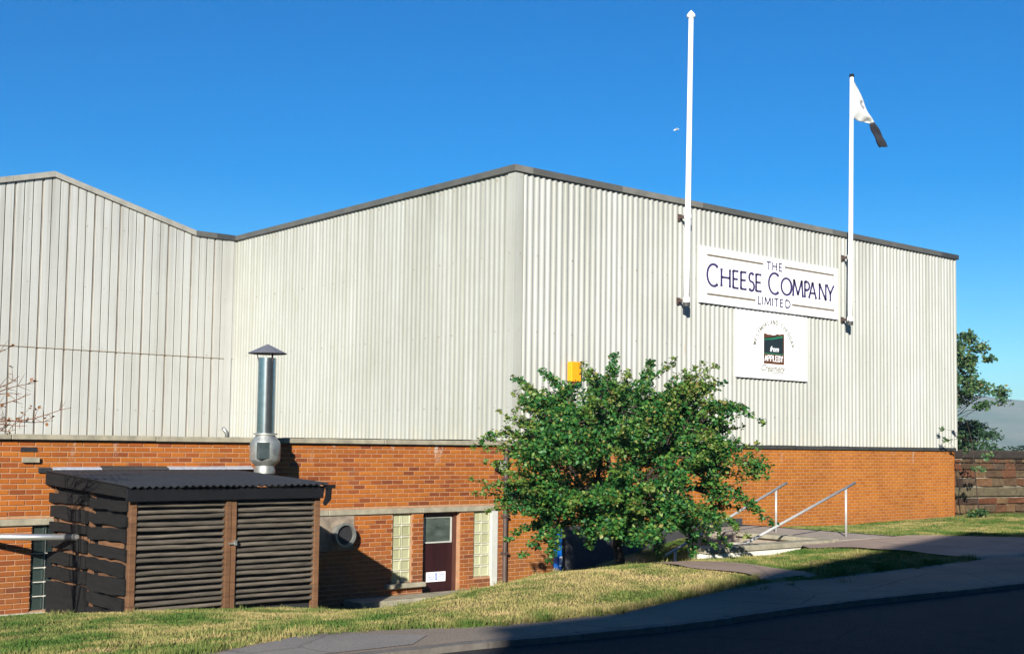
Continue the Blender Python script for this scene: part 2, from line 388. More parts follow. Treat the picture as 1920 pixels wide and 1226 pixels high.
def tps_fit(P):
    n = len(P); d2 = ((P[:,None,:2]-P[None,:,:2])**2).sum(-1)
    K = np.where(d2 > 0, d2*np.log(d2+1e-12), 0) + np.eye(n)*.05
    Q = np.c_[np.ones(n), P[:,:2]]
    A = np.block([[K, Q], [Q.T, np.zeros((3,3))]]); return np.linalg.solve(A, np.r_[P[:,2], 0, 0, 0])
TW = tps_fit(CP)
def H0(x, y):
    x = np.atleast_1d(np.asarray(x, float)); y = np.atleast_1d(np.asarray(y, float)); out = np.zeros(x.shape)
    xc = np.clip(x, -18, 22); yc = np.clip(y, -9.1, 0)
    for i in range(0, x.size, 4000):
        a = xc.ravel()[i:i+4000]; b = yc.ravel()[i:i+4000]
        d2 = (a[:,None]-CP[None,:,0])**2 + (b[:,None]-CP[None,:,1])**2
        out.ravel()[i:i+4000] = np.where(d2 > 0, d2*np.log(d2+1e-12), 0) @ TW[:-3] + TW[-3] + TW[-2]*a + TW[-1]*b
    return out
def H1(x, y): return float(H0([x], [y])[0])
YIN = np.array([(-40,-9.0),(-14,-9.0),(-10.5,-8.97),(-9.5,-8.6),(-8.8,-8.72),(-7.9,-9.1),(-7.2,-9.14),(-6.3,-9.15),(-5.2,-8.82),(-4.0,-8.45),(-3.0,-8.3),(-2.2,-8.38),(0,-8.26),(2.2,-8.1),(4,-8.25),(8,-8.3),(14,-8.4),(60,-8.6)])
def yin(x): return np.interp(x, YIN[:,0], YIN[:,1])
KERB = np.array([(-60,-9.7),(-9.5,-9.7),(-8.5,-9.76),(-7.5,-9.92),(-6.3,-10.05),(-4.9,-9.95),(-3.8,-9.96),(-2,-10.06),(-.5,-10.12),(6,-10.2),(60,-10.4)])
def yk(x): return np.interp(x, KERB[:,0], KERB[:,1])
def smooth(a): a = np.clip(a, 0, 1); return a*a*(3-2*a)
def HG(x, y):       # ground surface with the pavement bed cut in
    z = H0(x, y); z = z + .012*np.sin(np.asarray(x)*3.1+np.asarray(y)*1.7)*np.sin(np.asarray(y)*2.9-np.asarray(x)*1.3)
    return z - .22*smooth((yin(x)-np.asarray(y)-.02)/.25)

def grid_mesh(name, xs, ys, zf, mat):
    X, Y = np.meshgrid(xs, ys); Z = zf(X, Y)
    V = np.c_[X.ravel(), Y.ravel(), Z.ravel()]; nx, ny = len(xs), len(ys)
    i = np.arange((nx-1)*(ny-1)); r, c = i//(nx-1), i % (nx-1); a = r*nx+c
    F = np.c_[a, a+1, a+nx+1, a+nx]
    me = bpy.data.meshes.new(name); me.from_pydata(V.tolist(), [], F.tolist()); me.materials.append(mat); me.shade_smooth(); me.update()
    return link(bpy.data.objects.new(name, me))
xs = np.r_[-4000,-1500,-500,-200,-90,-50,-35,-28, np.arange(-24, 24.01, .2), 28,35,50,90,200,500,1500,4000]
ys = np.r_[-4000,-1500,-500,-200,-90,-50,-30,-20,-14,-12, np.arange(-10.4, .41, .15), 2,5,10,20,40,90,200,500,1500,4000]
tag(grid_mesh('ground', xs, ys, HG, soil_m), kind='structure')

# road, kerb, pavement, paths
def strip(name, mat, xs_, fl, fr, n, zf, kind='structure', parent=None):
    V = []; F = []
    for x in xs_:
        a, b = fl(x), fr(x)
        for k in range(n+1):
            y = a+(b-a)*k/n; V.append((x, y, float(zf(x, y))))
    for i in range(len(xs_)-1):
        for k in range(n): q = i*(n+1)+k; F.append((q, q+n+1, q+n+2, q+1))
    me = bpy.data.meshes.new(name); me.from_pydata(V, [], F); me.materials.append(mat); me.update()
    o = link(bpy.data.objects.new(name, me)); setp(o, parent)
    if kind: o['kind'] = kind
    return o
xr = np.r_[-300,-100,-40, np.arange(-24, 26, .5), 40, 100, 300]
strip('road', road_m, xr, lambda x: -18.6, lambda x: yk(x)-.0, 12, lambda x, y: -.045 - .0*x)
strip('far_pavement', pave_m, xr, lambda x: -21.5, lambda x: -18.6, 4, lambda x, y: 0.0)
fk = MB().box(-300, 300, -18.75, -18.55, -.3, .006); tag(fk.build('far_kerb', kerb_m), kind='structure')
xp = np.r_[-300,-100,-40, np.arange(-24, 26, .15), 40, 100, 300]
pv = strip('pavement', pave_m, xp, lambda x: yk(x)+.13, lambda x: float(yin(x))+.03*math.sin(x*5.3)+.02*math.sin(x*13.1), 5, lambda x, y: .004)
# darker patch in the pavement, and kerb stones
pp = MB(); pp.poly([(-10.6,-9.46,.009),(-9.0,-9.52,.009),(-8.62,-9.2,.009),(-9.1,-8.82,.009),(-9.6,-8.68,.009),(-10.4,-9.02,.009)]); pp.build('pavement_patch', patch_m, pv)
kb = None
kx = -13.0
kroot = link(bpy.data.objects.new('kerb', None)); tag(kroot, kind='structure')
km_ = MB().box(-.455, .455, -.055, .065, -.25, .010).mesh('kerb_stone', kerb_m)
while kx < 16:
    y0, y1 = yk(kx), yk(kx+.915)
    o = link(bpy.data.objects.new('kerb_stone', km_)); o.location = (kx+.4575, (y0+y1)/2+.062, rng.uniform(-.006, .006)); o.rotation_euler = (rng.uniform(-.02,.02), 0, math.atan2(y1-y0, .915)); setp(o, kroot); kx += .915
# path up to the steps, worn path over the bank
PA = np.array([(-8.6,.9,15),(-8.15,2.0,11.5),(-7.5,2.15,9.0),(-6.8,2.15,7.6),(-6.2,1.95,6.7),(-5.5,1.65,6.0),(-5.05,1.9,5.6),(-4.8,2.9,5.4)])
PB = np.array([(-8.45,-3.05,-2.05),(-7.95,-3.05,-2.1),(-7.4,-3.28,-2.14),(-6.9,-3.2,-2.2),(-6.4,-3.0,-2.4)])
def draped(name, P, lift, mat, step=.12, n=16):
    V = []; F = []; yy = np.arange(P[0,0], P[-1,0]+1e-6, step)
    for y in yy:
        a = np.interp(y, P[:,0], P[:,1]) + .05*math.sin(y*7); b = np.interp(y, P[:,0], P[:,2]) + .05*math.sin(y*6+1)
        X = np.linspace(a, b, n+1); Z = np.maximum(H0(X, np.full(n+1, y)), -.03) + lift - .10*smooth((yin(X)+.10-y)/.2)
        V += [(float(x), float(y), float(z)) for x, z in zip(X, Z)]
    for i in range(len(yy)-1):
        for k in range(n): q = i*(n+1)+k; F.append((q, q+1, q+n+2, q+n+1))
    me = bpy.data.meshes.new(name); me.from_pydata(V, [], F); me.materials.append(mat); me.update(); me.shade_smooth()
    return tag(link(bpy.data.objects.new(name, me)), kind='structure')
draped('path', PA, .022, path_m)
draped('worn_path', PB, .022, path_m, n=6)
def in_path(x, y):
    r = np.zeros(x.shape, bool)
    for P in (PA, PB):
        a = np.interp(y, P[:,0], P[:,1]); b = np.interp(y, P[:,0], P[:,2])
        r |= (y > P[0,0]-.02) & (y < P[-1,0]+.02) & (x > a+.03) & (x < b-.03)
    return r

# ------------------------------------------------------------------ brick walls
BL, BH, JT, BD = .225, .075, .0155, .05
def brick_field(x0, x1, z0, z1, openings, ztop):
    """list of (xa, xb, zc) for a stretcher-bond wall whose top course ends at ztop"""
    out = []; nrow = int(math.ceil((ztop-z0)/BH))
    for r in range(nrow):
        zb = ztop-(r+1)*BH; zc = zb+BH/2
        off = (BL/2 if r % 2 else 0)
        x = x0 - BL + off
        while x < x1:
            a, b = max(x, x0), min(x+BL, x1)
            segs = [(a, b)]
            for (ox0, ox1, oz0, oz1) in openings:
                if oz0 < zc < oz1:
                    ns = []
                    for (s0, s1) in segs:
                        if s1 <= ox0 or s0 >= ox1: ns.append((s0, s1)); continue
                        if s0 < ox0: ns.append((s0, ox0))
                        if s1 > ox1: ns.append((ox1, s1))
                    segs = ns
            for s0, s1 in segs:
                if s1-s0 > .035: out.append((s0+JT/2, s1-JT/2, zc))
            x += BL
    return out
def brick_mesh(L, mat):
    h = (BH-JT)/2; l = L/2; c = .004; mb = MB()
    mb.v = [(-l,.0+c,-h),(l,0+c,-h),(l,0+c,h),(-l,0+c,h),(-l+c,0,-h+c),(l-c,0,-h+c),(l-c,0,h-c),(-l+c,0,h-c),(-l,BD,-h),(l,BD,-h),(l,BD,h),(-l,BD,h)]
    mb.f = [(4,5,6,7),(0,1,5,4),(1,2,6,5),(2,3,7,6),(3,0,4,7),(0,8,9,1),(1,9,10,2),(2,10,11,3),(3,11,8,0)]
    return mb
def lay_bricks(bricks, mat, wall, visible, camd):
    """the 300 bricks that show largest become objects of their own, the others one joined part"""
    br = sorted(bricks, key=lambda b: (not visible(b), camd(b)))
    cache = {}
    for (a, b, z) in br[:300]:
        L = round(b-a, 2)
        if L not in cache: cache[L] = brick_mesh(L, mat).mesh('brick', mat)
        o = link(bpy.data.objects.new('brick', cache[L])); o.location = ((a+b)/2, rng.uniform(-.003, .002), z); setp(o, wall)
    mb = MB()
    for (a, b, z) in br[300:]:
        t = brick_mesh(b-a, mat); n = len(mb.v); dy = rng.uniform(-.003, .002); xc = (a+b)/2
        mb.v += [(v[0]+xc, v[1]+dy, v[2]+z) for v in t.v]; mb.f += [tuple(i+n for i in f) for f in t.f]
    o = mb.build('more_bricks', mat, wall); o['kind'] = 'stuff'
def wall_backing(x0, x1, z0, z1, openings, y0, y1):
    """mortar body with the openings left free"""
    mb = MB(); xs_ = sorted({x0, x1, *[q for o in openings for q in o[:2] if x0 < q < x1]})
    for a, b in zip(xs_[:-1], xs_[1:]):
        zs = [(z0, z1)]
        for (ox0, ox1, oz0, oz1) in openings:
            if ox0 <= a+1e-6 and ox1 >= b-1e-6:
                ns = []
                for s0, s1 in zs:
                    if oz0 > s0: ns.append((s0, min(oz0, s1)))
                    if oz1 < s1: ns.append((max(oz1, s0), s1))
                zs = ns
        for s0, s1 in zs:
            if s1-s0 > .001: mb.box(a, b, y0, y1, s0, s1)
    return mb

# ---- single-storey brick annex on the left
ANX = thing('brick_annex', (-5.3, .1, -1.0), 'single-storey orange brick front with concrete sill, left of the corner downpipe', 'building')
W1, W2, W3 = (-2.65,-2.25,-.83,.36), (-.872,-.478,-.83,.36), (-8.75,-8.36,-.83,.36)
DOOR = (-2.0, -1.19, -1.35, .36); POST = (-.478, -.325, -1.3, .36)
LINT = (-10.9, -.325, .36, .455)
ops = [W1, W2, W3, DOOR, POST, LINT]
bw = wall_backing(-11, -.12, -1.6, 1.54, ops, .009, .24).build('brick_wall', mortar, ANX)
vis = lambda b: not (-8.6 < b[0] < -5.45 and b[2] < 1.08) and not (b[2] < -.75) and b[0] > -9.35 and not (-5.6 < b[0] < -3.9 and b[2] < -.0)
cdist = lambda b: (b[0]-CAM.x)**2 + CAM.y**2 + (b[2]-1.6)**2
lay_bricks(brick_field(-11, -.12, -1.5, 1.54, ops, 1.54), brickA, bw, vis, cdist)
for (a, b) in ((-10.9,-8.3),(-8.3,-5.9),(-5.9,-3.95),(-3.95,-2.05),(-2.05,-.325)):
    bevel(MB().box(a+.003, b-.003, -.035, .12, .362, .453).build('lintel', concrete, ANX), .008, 1)
xs_ = [-11.2,-9.1,-7.0,-4.95,-2.9,-.95, -.02]
for a, b in zip(xs_[:-1], xs_[1:]): bevel(MB().box(a+.003, b-.003, -.075, .3, 1.553+rng.uniform(-.004,.004), 1.632+rng.uniform(-.004,.004)).build('coping', concrete, ANX), .012, 2)
MB().box(-11.2, -.03, .31, 11.1, 1.45, 1.58).build('flat_roof', tar, ANX)
bevel(MB().box(-2.815, -1.99, -.10, .1, -.912, -.832).build('window_sill', concrete, ANX), .01, 1)
def glass_window(w, mat, label=None):
    g = MB().box(w[0]+.001, w[1]-.001, .055, .10, w[2], w[3]).build('window', render_w, ANX)
    nx, nz = 2, 6; pw = (w[1]-w[0])/nx; ph = (w[3]-w[2])/nz
    l, h = pw/2-.008, ph/2-.008; mb = MB(); i1, i2 = .012, .03
    ring = lambda l_, h_, y: [(-l_, y, -h_), (l_, y, -h_), (l_, y, h_), (-l_, y, h_)]
    mb.v = ring(l, h, .01) + ring(l-.004, h-.004, 0) + ring(l-i1, h-i1, .0) + ring(l-i2, h-i2, .012) 
    for k in range(3):
        for j in range(4): j2 = (j+1) % 4; mb.f.append((k*4+j, k*4+j2, k*4+4+j2, k*4+4+j))
    mb.f.append((12,13,14,15)); me = mb.mesh('glass_block', mat)
    for ix in range(nx):
        for iz in range(nz):
            o = link(bpy.data.objects.new('glass_block', me)); o.location = (w[0]+pw*(ix+.5), .036, w[2]+ph*(iz+.5)); setp(o, g)
    return g
glass_window(W1, gb_light); glass_window(W2, gb_light); tag(glass_window(W3, gb_dark), 'dark glass-block window beside the slatted lean-to')
bevel(MB().box(-.476, -.327, -.02, .11, -1.3, .358).build('white_jamb', plain('dull_white_paint', (.46,.46,.42), .6, var=.08), ANX), .006, 1)
dr = MB().box(-1.94, -1.25, .155, .20, -1.35, .30).build('door', doorm, ANX)
fr = MB()
fr.box(-1.999,-1.94,.11,.22,-1.35,.358); fr.box(-1.25,-1.191,.11,.22,-1.35,.358); fr.box(-1.94,-1.25,.11,.22,.30,.358); fr.build('door_frame', framem, ANX)
g = MB(); g.box(-1.90,-1.865,.140,.158,-.19,.28); g.box(-1.305,-1.27,.140,.158,-.19,.28); g.box(-1.865,-1.305,.140,.158,.255,.28); g.box(-1.865,-1.305,.140,.158,-.19,-.165); g.build('pane_bead', plain('grey_bead', (.42,.42,.38), .5), dr)
MB().box(-1.865,-1.305,.148,.153,-.165,.255).build('pane', pane_m, dr)
for k in range(5): MB().box(-1.935+.138*k, -1.935+.138*k+.128, .148, .156, -1.33, -.22).build('board', doorm, dr)
nb = MB().box(-1.82, -1.40, .138, .1475, -.87, -.70).build('notice', signw, dr)
inkm = plain('blue_ink', (.14,.20,.48), .6)
ik = MB()
for (xa, xb, z) in ((-1.79,-1.66,-.745),(-1.63,-1.60,-.745),(-1.56,-1.43,-.75),(-1.79,-1.70,-.785),(-1.68,-1.64,-.79),(-1.55,-1.50,-.785),(-1.48,-1.43,-.79),(-1.77,-1.66,-.825),(-1.60,-1.58,-.83),(-1.54,-1.44,-.825)):
    ik.box(xa, xb, .1345, .1375, z-.006, z+.006)
ik.box(-1.625,-1.595,.1345,.1375,-.85,-.71); ik.build('notice_writing', inkm, nb)
MB().box(-2.2,-1.0,.24,.8,-1.6,.4).build('dark_hall', dark_in, ANX)
st = MB().box(-3.62, -1.0, -.55, -.001, -1.3, -1.03).build('door_step', concrete, ANX); bevel(st, .015, 2)
bevel(MB().box(-3.58, -1.05, -.75, -.56, -1.4, -1.12).build('door_step_edge', concrete_l, ANX), .01, 1)
# plastered patch and round duct
MB().box(-4.16, -3.44, -.006, .01, -.22, .35).build('plaster_patch', plain('sooty_plaster', (.20,.16,.12), .95, var=.55, scale=5), ANX)
dct = MB(); seg = 28
prof = [(.165, 0), (.165, -.16), (.20, -.165), (.20, -.20), (.163, -.20), (.155, -.05)]
n = len(dct.v)
for r, y in prof:
    for j in range(seg): a = 2*math.pi*j/seg; dct.v.append((-3.72+r*math.cos(a), y, .05+r*math.sin(a)))
for i in range(len(prof)-1):
    for j in range(seg): j2 = (j+1) % seg; dct.f.append((i*seg+j, (i+1)*seg+j, (i+1)*seg+j2, i*seg+j2))
duct = dct.build('vent_duct', galv_d, ANX, auto=40)
q = MB(); q.v = [(-3.72+.155*math.cos(2*math.pi*j/seg), -.15, .05+.155*math.sin(2*math.pi*j/seg)) for j in range(seg)]; q.f = [tuple(range(seg))]; q.build('duct_mouth', dark_in, duct)
# wall vents on the far left
for (x0, x1, z0, z1) in ((-8.93,-8.70,1.24,1.305),):
    v = MB().box(x0, x1, -.05, .0, z0, z1).build('wall_vent', concrete, ANX)
MB().box(-8.95,-8.72,-.004,.005,1.385,1.45).build('missing_brick', dark_in, ANX)
# foot strip
bevel(MB().box(-11, -8.56, -.12, .0, -1.3, -.84).build('plinth', concrete_l, ANX), .015, 1)

# downpipe at the corner
dp = MB().tube([(-.19,-.06,1.5),(-.19,-.06,-1.25)], .044, 12).build('downpipe', pipebr, ANX, auto=40)
for z in (.95, -.42, .25): MB().box(-.245,-.135,-.118,0,z-.02,z+.02).build('pipe_bracket', pipebr, dp)

# ---- the tall clad hall on the right of the corner
HALL = thing('factory_hall', (7.7, 6, -.3), 'tall ivory ribbed-metal hall over orange brick, behind the tree', 'building')
hw = MB().box(-.12+.004, 15.45, .009, .24, -1.3, 1.56).build('brick_wall', mortar, HALL)
lay_bricks(brick_field(-.115, 15.45, -1.1, 1.54, [], 1.54), brickB, hw, lambda b: b[2] > -.3 and (b[0] < .6 or b[0] > 4.6), cdist)
MB().box(-.113,-.119,-.002,.02,-1.2,1.54).build('mortar_edge', render_w, HALL)
bevel(MB().box(1.28, 6.6, -.07, -.004, -1.2, .02).build('rendered_plinth', plain('shade_toned_render', (.035,.035,.037), .95, var=.25, scale=4), HALL), .01, 1)  # pale render coloured near-black, standing in for the tree's shade
MB().box(.02, 15.50, .26, 24, -1, 6.7).build('inner_wall', concrete, HALL)
ZB, ZT = 1.655, 6.80
def sheet(name, u0, u1, pos, z0f, z1f, pitch, amp, mat, parent, off, per=10, phase=0.):
    """corrugated sheet; pos(u, d) gives the xy point at distance u, d outwards"""
    nseg = max(4, int(round((u1-u0)/pitch*per))); mb = MB()
    for i in range(nseg+1):
        u = u0+(u1-u0)*i/nseg; ph = (u/pitch+phase) % 1.0
        s_ = .5-.5*math.cos(2*math.pi*ph); s_ = smooth(np.array((s_-.12)/.76))
        d = off+amp*2*float(s_); x, y = pos(u, d)
        mb.v.append((x, y, z0f(u))); mb.v.append((x, y, z1f(u)))
    for i in range(nseg): mb.f.append((2*i, 2*i+2, 2*i+3, 2*i+1))
    return mb.build(name, mat, parent, smooth=True)
PT = .150
u = 0.14; k = 0
posR = lambda u, d: (u, -d); posL = lambda u, d: (-d, u)
while u < 15.5:
    v = min(u+PT*7, 15.53); 
    if 15.53-v < .2: v = 15.53
    zj = rng.uniform(-.006, .006)
    sheet('cladding_sheet', u, v+.02, posR, lambda q: ZB-.02+zj, lambda q: ZT-.05, PT, .0135, clad_R, HALL, .032+.004*(k % 2)); u = v; k += 1
    if v >= 15.53: break
u = .14; k = 0
while u < 11.2:
    v = min(u+PT*7, 11.207)
    if 11.207-v < .2: v = 11.207
    zj = rng.uniform(-.006, .006)
    sheet('cladding_sheet', u, v+.02, posL, lambda q: ZB+.0+zj, lambda q: ZT-.05, PT, .007, clad_L, HALL, .03+.004*(k % 2)); u = v; k += 1
    if v >= 11.207: break
# corner flashing, foot flashing, end return, roof edge
ct = MB(); ct.box(-.062, .15, -.066, -.056, ZB-.02, ZT-.06); ct.box(-.062, -.052, -.056, .15, ZB, ZT-.06); ct.build('corner_trim', clad_L, HALL)
MB().box(-.03, 15.55, -.045, .008, 1.553, 1.632).build('foot_flashing', trim_d, HALL)
MB().box(15.50, 15.545, -.06, 24, 1.56, ZT-.05).build('end_return', clad_R, HALL)
MB().box(15.46, 15.49, .0, 24, -1.2, 1.55).build('end_brick', brickB, HALL)
for (a, b, mt_) in ((-.10,.35,trim_m),(.35,2.75,lead_trim),(2.75,5.2,trim_m),(5.2,7.6,lead_trim),(7.6,9.9,trim_m),(9.9,12.4,lead_trim),(12.4,14.75,lead_trim),(14.75,15.62,trim_d)):
    MB().box(a+.004, b-.004, -.105, .3, ZT-.085, ZT+.035).build('roof_trim', mt_, HALL)
for (a, b, mt_) in ((.31,2.2,lead_trim),(2.2,4.6,lead_trim),(4.6,7.0,lead_trim),(7.0,9.4,lead_trim),(9.4,11.15,lead_trim)):
    MB().box(-.103, .3, a+.004, b-.004, ZT-.085, ZT+.033).build('roof_trim', mt_, HALL)
MB().box(-.103, .3, -.10, .306, ZT-.087, ZT+.037).build('roof_trim', lead_trim, HALL)
MB().box(.3, 15.5, .3, 24, ZT-.1, ZT-.04).build('roof', tar, HALL)

# ---- gabled wing set back on the left
YW = 11.207
WING = thing('factory_wing', (-4.5, 15, 1.5), 'gabled grey-white ribbed-metal wing at the far left', 'building')
def wtop(x):
    pts = [(-9.5, 6.50), (-4.764, 7.76), (-1.174, 6.80), (0, 6.80)]
    return float(np.interp(x, [p_[0] for p_ in pts], [p_[1] for p_ in pts]))
ZLAP = 3.666
RP = .208
def pan_sheet(x0, zlo, zhi, off, mat):
    """three flat pans with a narrow groove between each and a wide lap groove at the end"""
    mb = MB(); gr = MB(); prof = []; x = x0
    for k in range(3):
        gw = .034 if k < 2 else .062
        pw = (RP*3-.034*2-.062)/3
        prof += [(x, 1), (x+pw, 1), (x+pw+.006, 0), (x+pw+gw-.006, 0)]
        x += pw+gw
    prof.append((x, 1))
    prof = [(min(px, -.02), d) for px, d in prof if px <= .1]
    for px, d in prof:
        y = YW-off-.026*d; mb.v += [(px, y, zlo(px)), (px, y, zhi(px))]
    for i in range(len(prof)-1): mb.f.append((2*i, 2*i+2, 2*i+3, 2*i+1))
    o = mb.build('cladding_sheet', mat, WING)
    for i in range(len(prof)-1):
        if prof[i][1] == 0 and prof[i+1][1] == 0 and prof[i+1][0]-prof[i][0] > .01:
            a, b = prof[i][0], prof[i+1][0]; y = YW-off-.002
            gr.poly([(a, y, zlo(a)), (b, y, zlo(b)), (b, y, zhi(b)), (a, y, zhi(a))])
    if gr.v: gr.build('dirt_line', groove_m, o)
x = -RP*3*15+.02
while x < -.1:
    pan_sheet(x, lambda q: 1.60, lambda q: ZLAP+.05, .02, clad_W)
    pan_sheet(x, lambda q: ZLAP, lambda q: wtop(q)-.03, .034, clad_W)
    x += RP*3
MB().box(-9.3, -.2, YW-.066, YW-.03, ZLAP-.012, ZLAP-.001).build('lap_edge', plain('brown_lap', (.25,.19,.12), .8, var=.3), WING)
wm = MB(); wm.prism([(-9.5,YW,1.4),(-.01,YW,1.4),(-.01,YW,6.78),(-1.174,YW,6.78),(-4.764,YW,7.73),(-9.5,YW,6.48)], (0, 14, 0)); wm.build('inner_wall', concrete, WING)
tp = [(-9.5,6.50),(-7.1,7.138),(-5.7,7.51),(-4.764,7.76),(-3.9,7.529),(-2.5,7.155),(-1.55,6.90),(-1.174,6.80),(-.6,6.80),(-.105,6.80)]
tm = [trim_l, trim_l, trim_l, trim_l, trim_l, trim_l, trim_l, lead_trim, trim_d]
for (a, b, mt_) in zip(tp[:-1], tp[1:], tm):
    hh = .045; dd = .085
    MB().hexa([(a[0]+.003,YW-.12,a[1]-dd),(b[0]-.003,YW-.12,b[1]-dd),(b[0]-.003,YW+.4,b[1]-dd),(a[0]+.003,YW+.4,a[1]-dd),(a[0]+.003,YW-.12,a[1]+hh),(b[0]-.003,YW-.12,b[1]+hh),(b[0]-.003,YW+.4,b[1]+hh),(a[0]+.003,YW+.4,a[1]+hh)]).build('roof_trim', mt_, WING)
MB().box(-.30,-.11,YW-.075,YW-.068,1.6,6.72).build('corner_trim', clad_W, WING)

# ------------------------------------------------------------------ lean-to store
SHED = thing('lean_to_store', (-7.15, -1.4, -.8), 'dark timber lean-to with slatted front and corrugated black roof', 'shed')
X0, X1, YF = -8.51, -5.80, -2.80
def roofz(y): return 1.125 + (1.125-1.005)/2.95*y     # y is negative towards the street
nsh = 4; rw = (-5.80-(-8.62))/nsh
for k in range(nsh):
    a = -8.62+rw*k; mb = MB(); nn = 40
    for i in range(nn+1):
        xx = a+(rw+.03)*i/nn; dz = .013*math.sin(2*math.pi*xx/.095)+.006*(k % 2)
        for (y, t_) in ((-.02,0), (-2.95,0), (-2.95,-.012), (-.02,-.012)): mb.v.append((xx, y+(.02*math.sin(k*3+1) if y < -1 else 0), roofz(y)+dz+t_))
    for i in range(nn):
        for j in range(4): j2 = (j+1) % 4; mb.f.append((4*i+j, 4*i+4+j, 4*i+4+j2, 4*i+j2))
    mb.f += [(0,1,2,3), (4*nn+3,4*nn+2,4*nn+1,4*nn)]
    mb.build('roof_sheet', tar, SHED, auto=35)
bevel(MB().box(-8.60,-5.80,-2.885,-2.845,.815,.972).build('fascia', black, SHED), .005, 1)
bevel(MB().hexa([(-8.60,-2.84,.86),(-8.555,-2.84,.86),(-8.555,-.02,.93),(-8.60,-.02,.93),(-8.60,-2.84,.985),(-8.555,-2.84,.985),(-8.555,-.02,1.105),(-8.60,-.02,1.105)]).build('barge_board', board_m, SHED), .005, 1)
MB().hexa([(-5.80,-2.84,.90),(-5.76,-2.84,.90),(-5.76,-.02,1.02),(-5.80,-.02,1.02),(-5.80,-2.84,.97),(-5.76,-2.84,.97),(-5.76,-.02,1.09),(-5.80,-.02,1.09)]).build('barge_board', board_m, SHED)
gt = MB(); gt.box(-5.79,-5.64,-2.93,-2.85,.945,.99); gt.prism([(-5.795,-2.92,.75),(-5.78,-2.92,.71),(-5.70,-2.92,.79),(-5.69,-2.92,.945),(-5.76,-2.92,.945),(-5.76,-2.92,.83)], (0,.06,0)); gt.build('gutter_end', black, SHED)
def tilted(x0, x1, y, z, wd, th, ang, jit=0.):
    ca, sa = math.cos(ang), math.sin(ang); pts = []
    for (dx, du, dv) in ((0,-1,-1),(1,-1,-1),(1,1,-1),(0,1,-1),(0,-1,1),(1,-1,1),(1,1,1),(0,1,1)):
        u_, v_ = du*wd/2, dv*th/2; pts.append((x1 if dx else x0, y+u_*ca-v_*sa, z+u_*sa+v_*ca+(jit if dx else 0)))
    return pts
for (a, b) in ((-8.42,-7.235),(-7.06,-5.885)):
    ns = 18
    for k in range(ns):
        z = .755-.0765*k
        zz = z+rng.uniform(-.006,.006); tl = rng.uniform(-.010,.010); sg = [rng.uniform(-.004,.004) for _ in range(6)]; rd = rng.uniform(.023,.029)
        MB().tube([(a+(b-a)*i/5, YF+.035+rng.uniform(-.004,.004), zz+tl*(i/5-.5)+sg[i]) for i in range(6)], [rd+rng.uniform(-.002,.002) for _ in range(6)], 8).build('slat', slat_m, SHED, auto=50)
for (a, b, ya) in ((X0,X0+.085,YF-.005),(-7.225,-7.15,YF-.03),(-7.145,-7.07,YF-.02),(-5.885,-5.80,YF-.005)):
    bevel(MB().box(a, b, ya, YF+.10, -.95, .90).build('post', post_m, SHED), .006, 1)
lt = MB().box(-7.19,-7.10,YF-.06,YF-.03,.235,.255); lt.box(-7.115,-7.085,YF-.075,YF-.03,.22,.285); lt.build('latch', galv_d, SHED)
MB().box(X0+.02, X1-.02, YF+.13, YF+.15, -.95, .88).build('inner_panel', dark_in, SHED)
MB().box(X1-.03, X1-.005, YF+.10, -.01, -1.0, .90).build('side_wall', board_m, SHED)
# left side: rough overlapping boards in two bays, brown battens showing between
MB().box(X0+.06, X0+.08, YF+.1, -.01, -1.0, .93).build('side_wall', board_m, SHED)
for (ya, yb) in ((YF+.09,-1.50),(-1.43,-.02)):
    for k in range(9):
        z = .76-.205*k+rng.uniform(-.02,.02); hgt = .14+rng.uniform(-.03,.03)+(.03 if k > 4 else 0); tilt = rng.uniform(-.04,.04)
        mb = MB(); nseg = 7; ring = []
        a_ = ya+rng.uniform(-.04,.05); b_ = yb+rng.uniform(-.05,.04)
        for i in range(nseg+1):
            y = a_+(b_-a_)*i/nseg; e0 = rng.uniform(-.015,.015); e1 = rng.uniform(-.015,.015); zz = z+tilt*(i/nseg-.5)
            xo = X0-.02-rng.uniform(0,.02)
            mb.v += [(xo, y, zz-hgt/2+e0), (xo+.045, y, zz-hgt/2+e0), (xo+.045, y, zz+hgt/2+e1), (xo, y, zz+hgt/2+e1)]
        for i in range(nseg):
            for j in range(4): j2 = (j+1) % 4; mb.f.append((4*i+j, 4*i+j2, 4*i+4+j2, 4*i+4+j))
        mb.f += [(0,3,2,1), (4*nseg,4*nseg+1,4*nseg+2,4*nseg+3)]
        mb.build('side_board', board_m, SHED)
    for k in range(8):
        if rng.random() < .8:
            z = .76-.205*k-.103; y0_ = rng.uniform(ya, ya+.3); y1_ = rng.uniform(yb-.4, yb)
            MB().box(X0+.03, X0+.055, y0_, y1_, z-.035, z+.03).build('batten', post_m, SHED)
for y in (-1.50, -1.43+.02, -.10): MB().box(X0+.028, X0+.075, y-.03, y+.03, -.95, .95).build('post', post_m, SHED)
# lead flashing against the brick
for (a, b, mt_) in ((-8.50,-7.82,lead),(-7.81,-6.80,trim_d),(-6.79,-6.1,lead),(-6.09,-5.39,lead)):
    MB().hexa([(a,-.10,roofz(-.1)+.015),(b,-.10,roofz(-.1)+.015),(b,-.004,roofz(0)+.0),(a,-.004,roofz(0)+.0),(a,-.09,roofz(-.1)+.035),(b,-.09,roofz(-.1)+.035),(b,-.004,1.185+rng.uniform(-.01,.01)),(a,-.004,1.185+rng.uniform(-.01,.01))]).build('lead_flashing', mt_, SHED)
MB().box(-8.70,-8.53,-.03,-.002,1.095,1.165).build('roof_plate', tar, SHED)

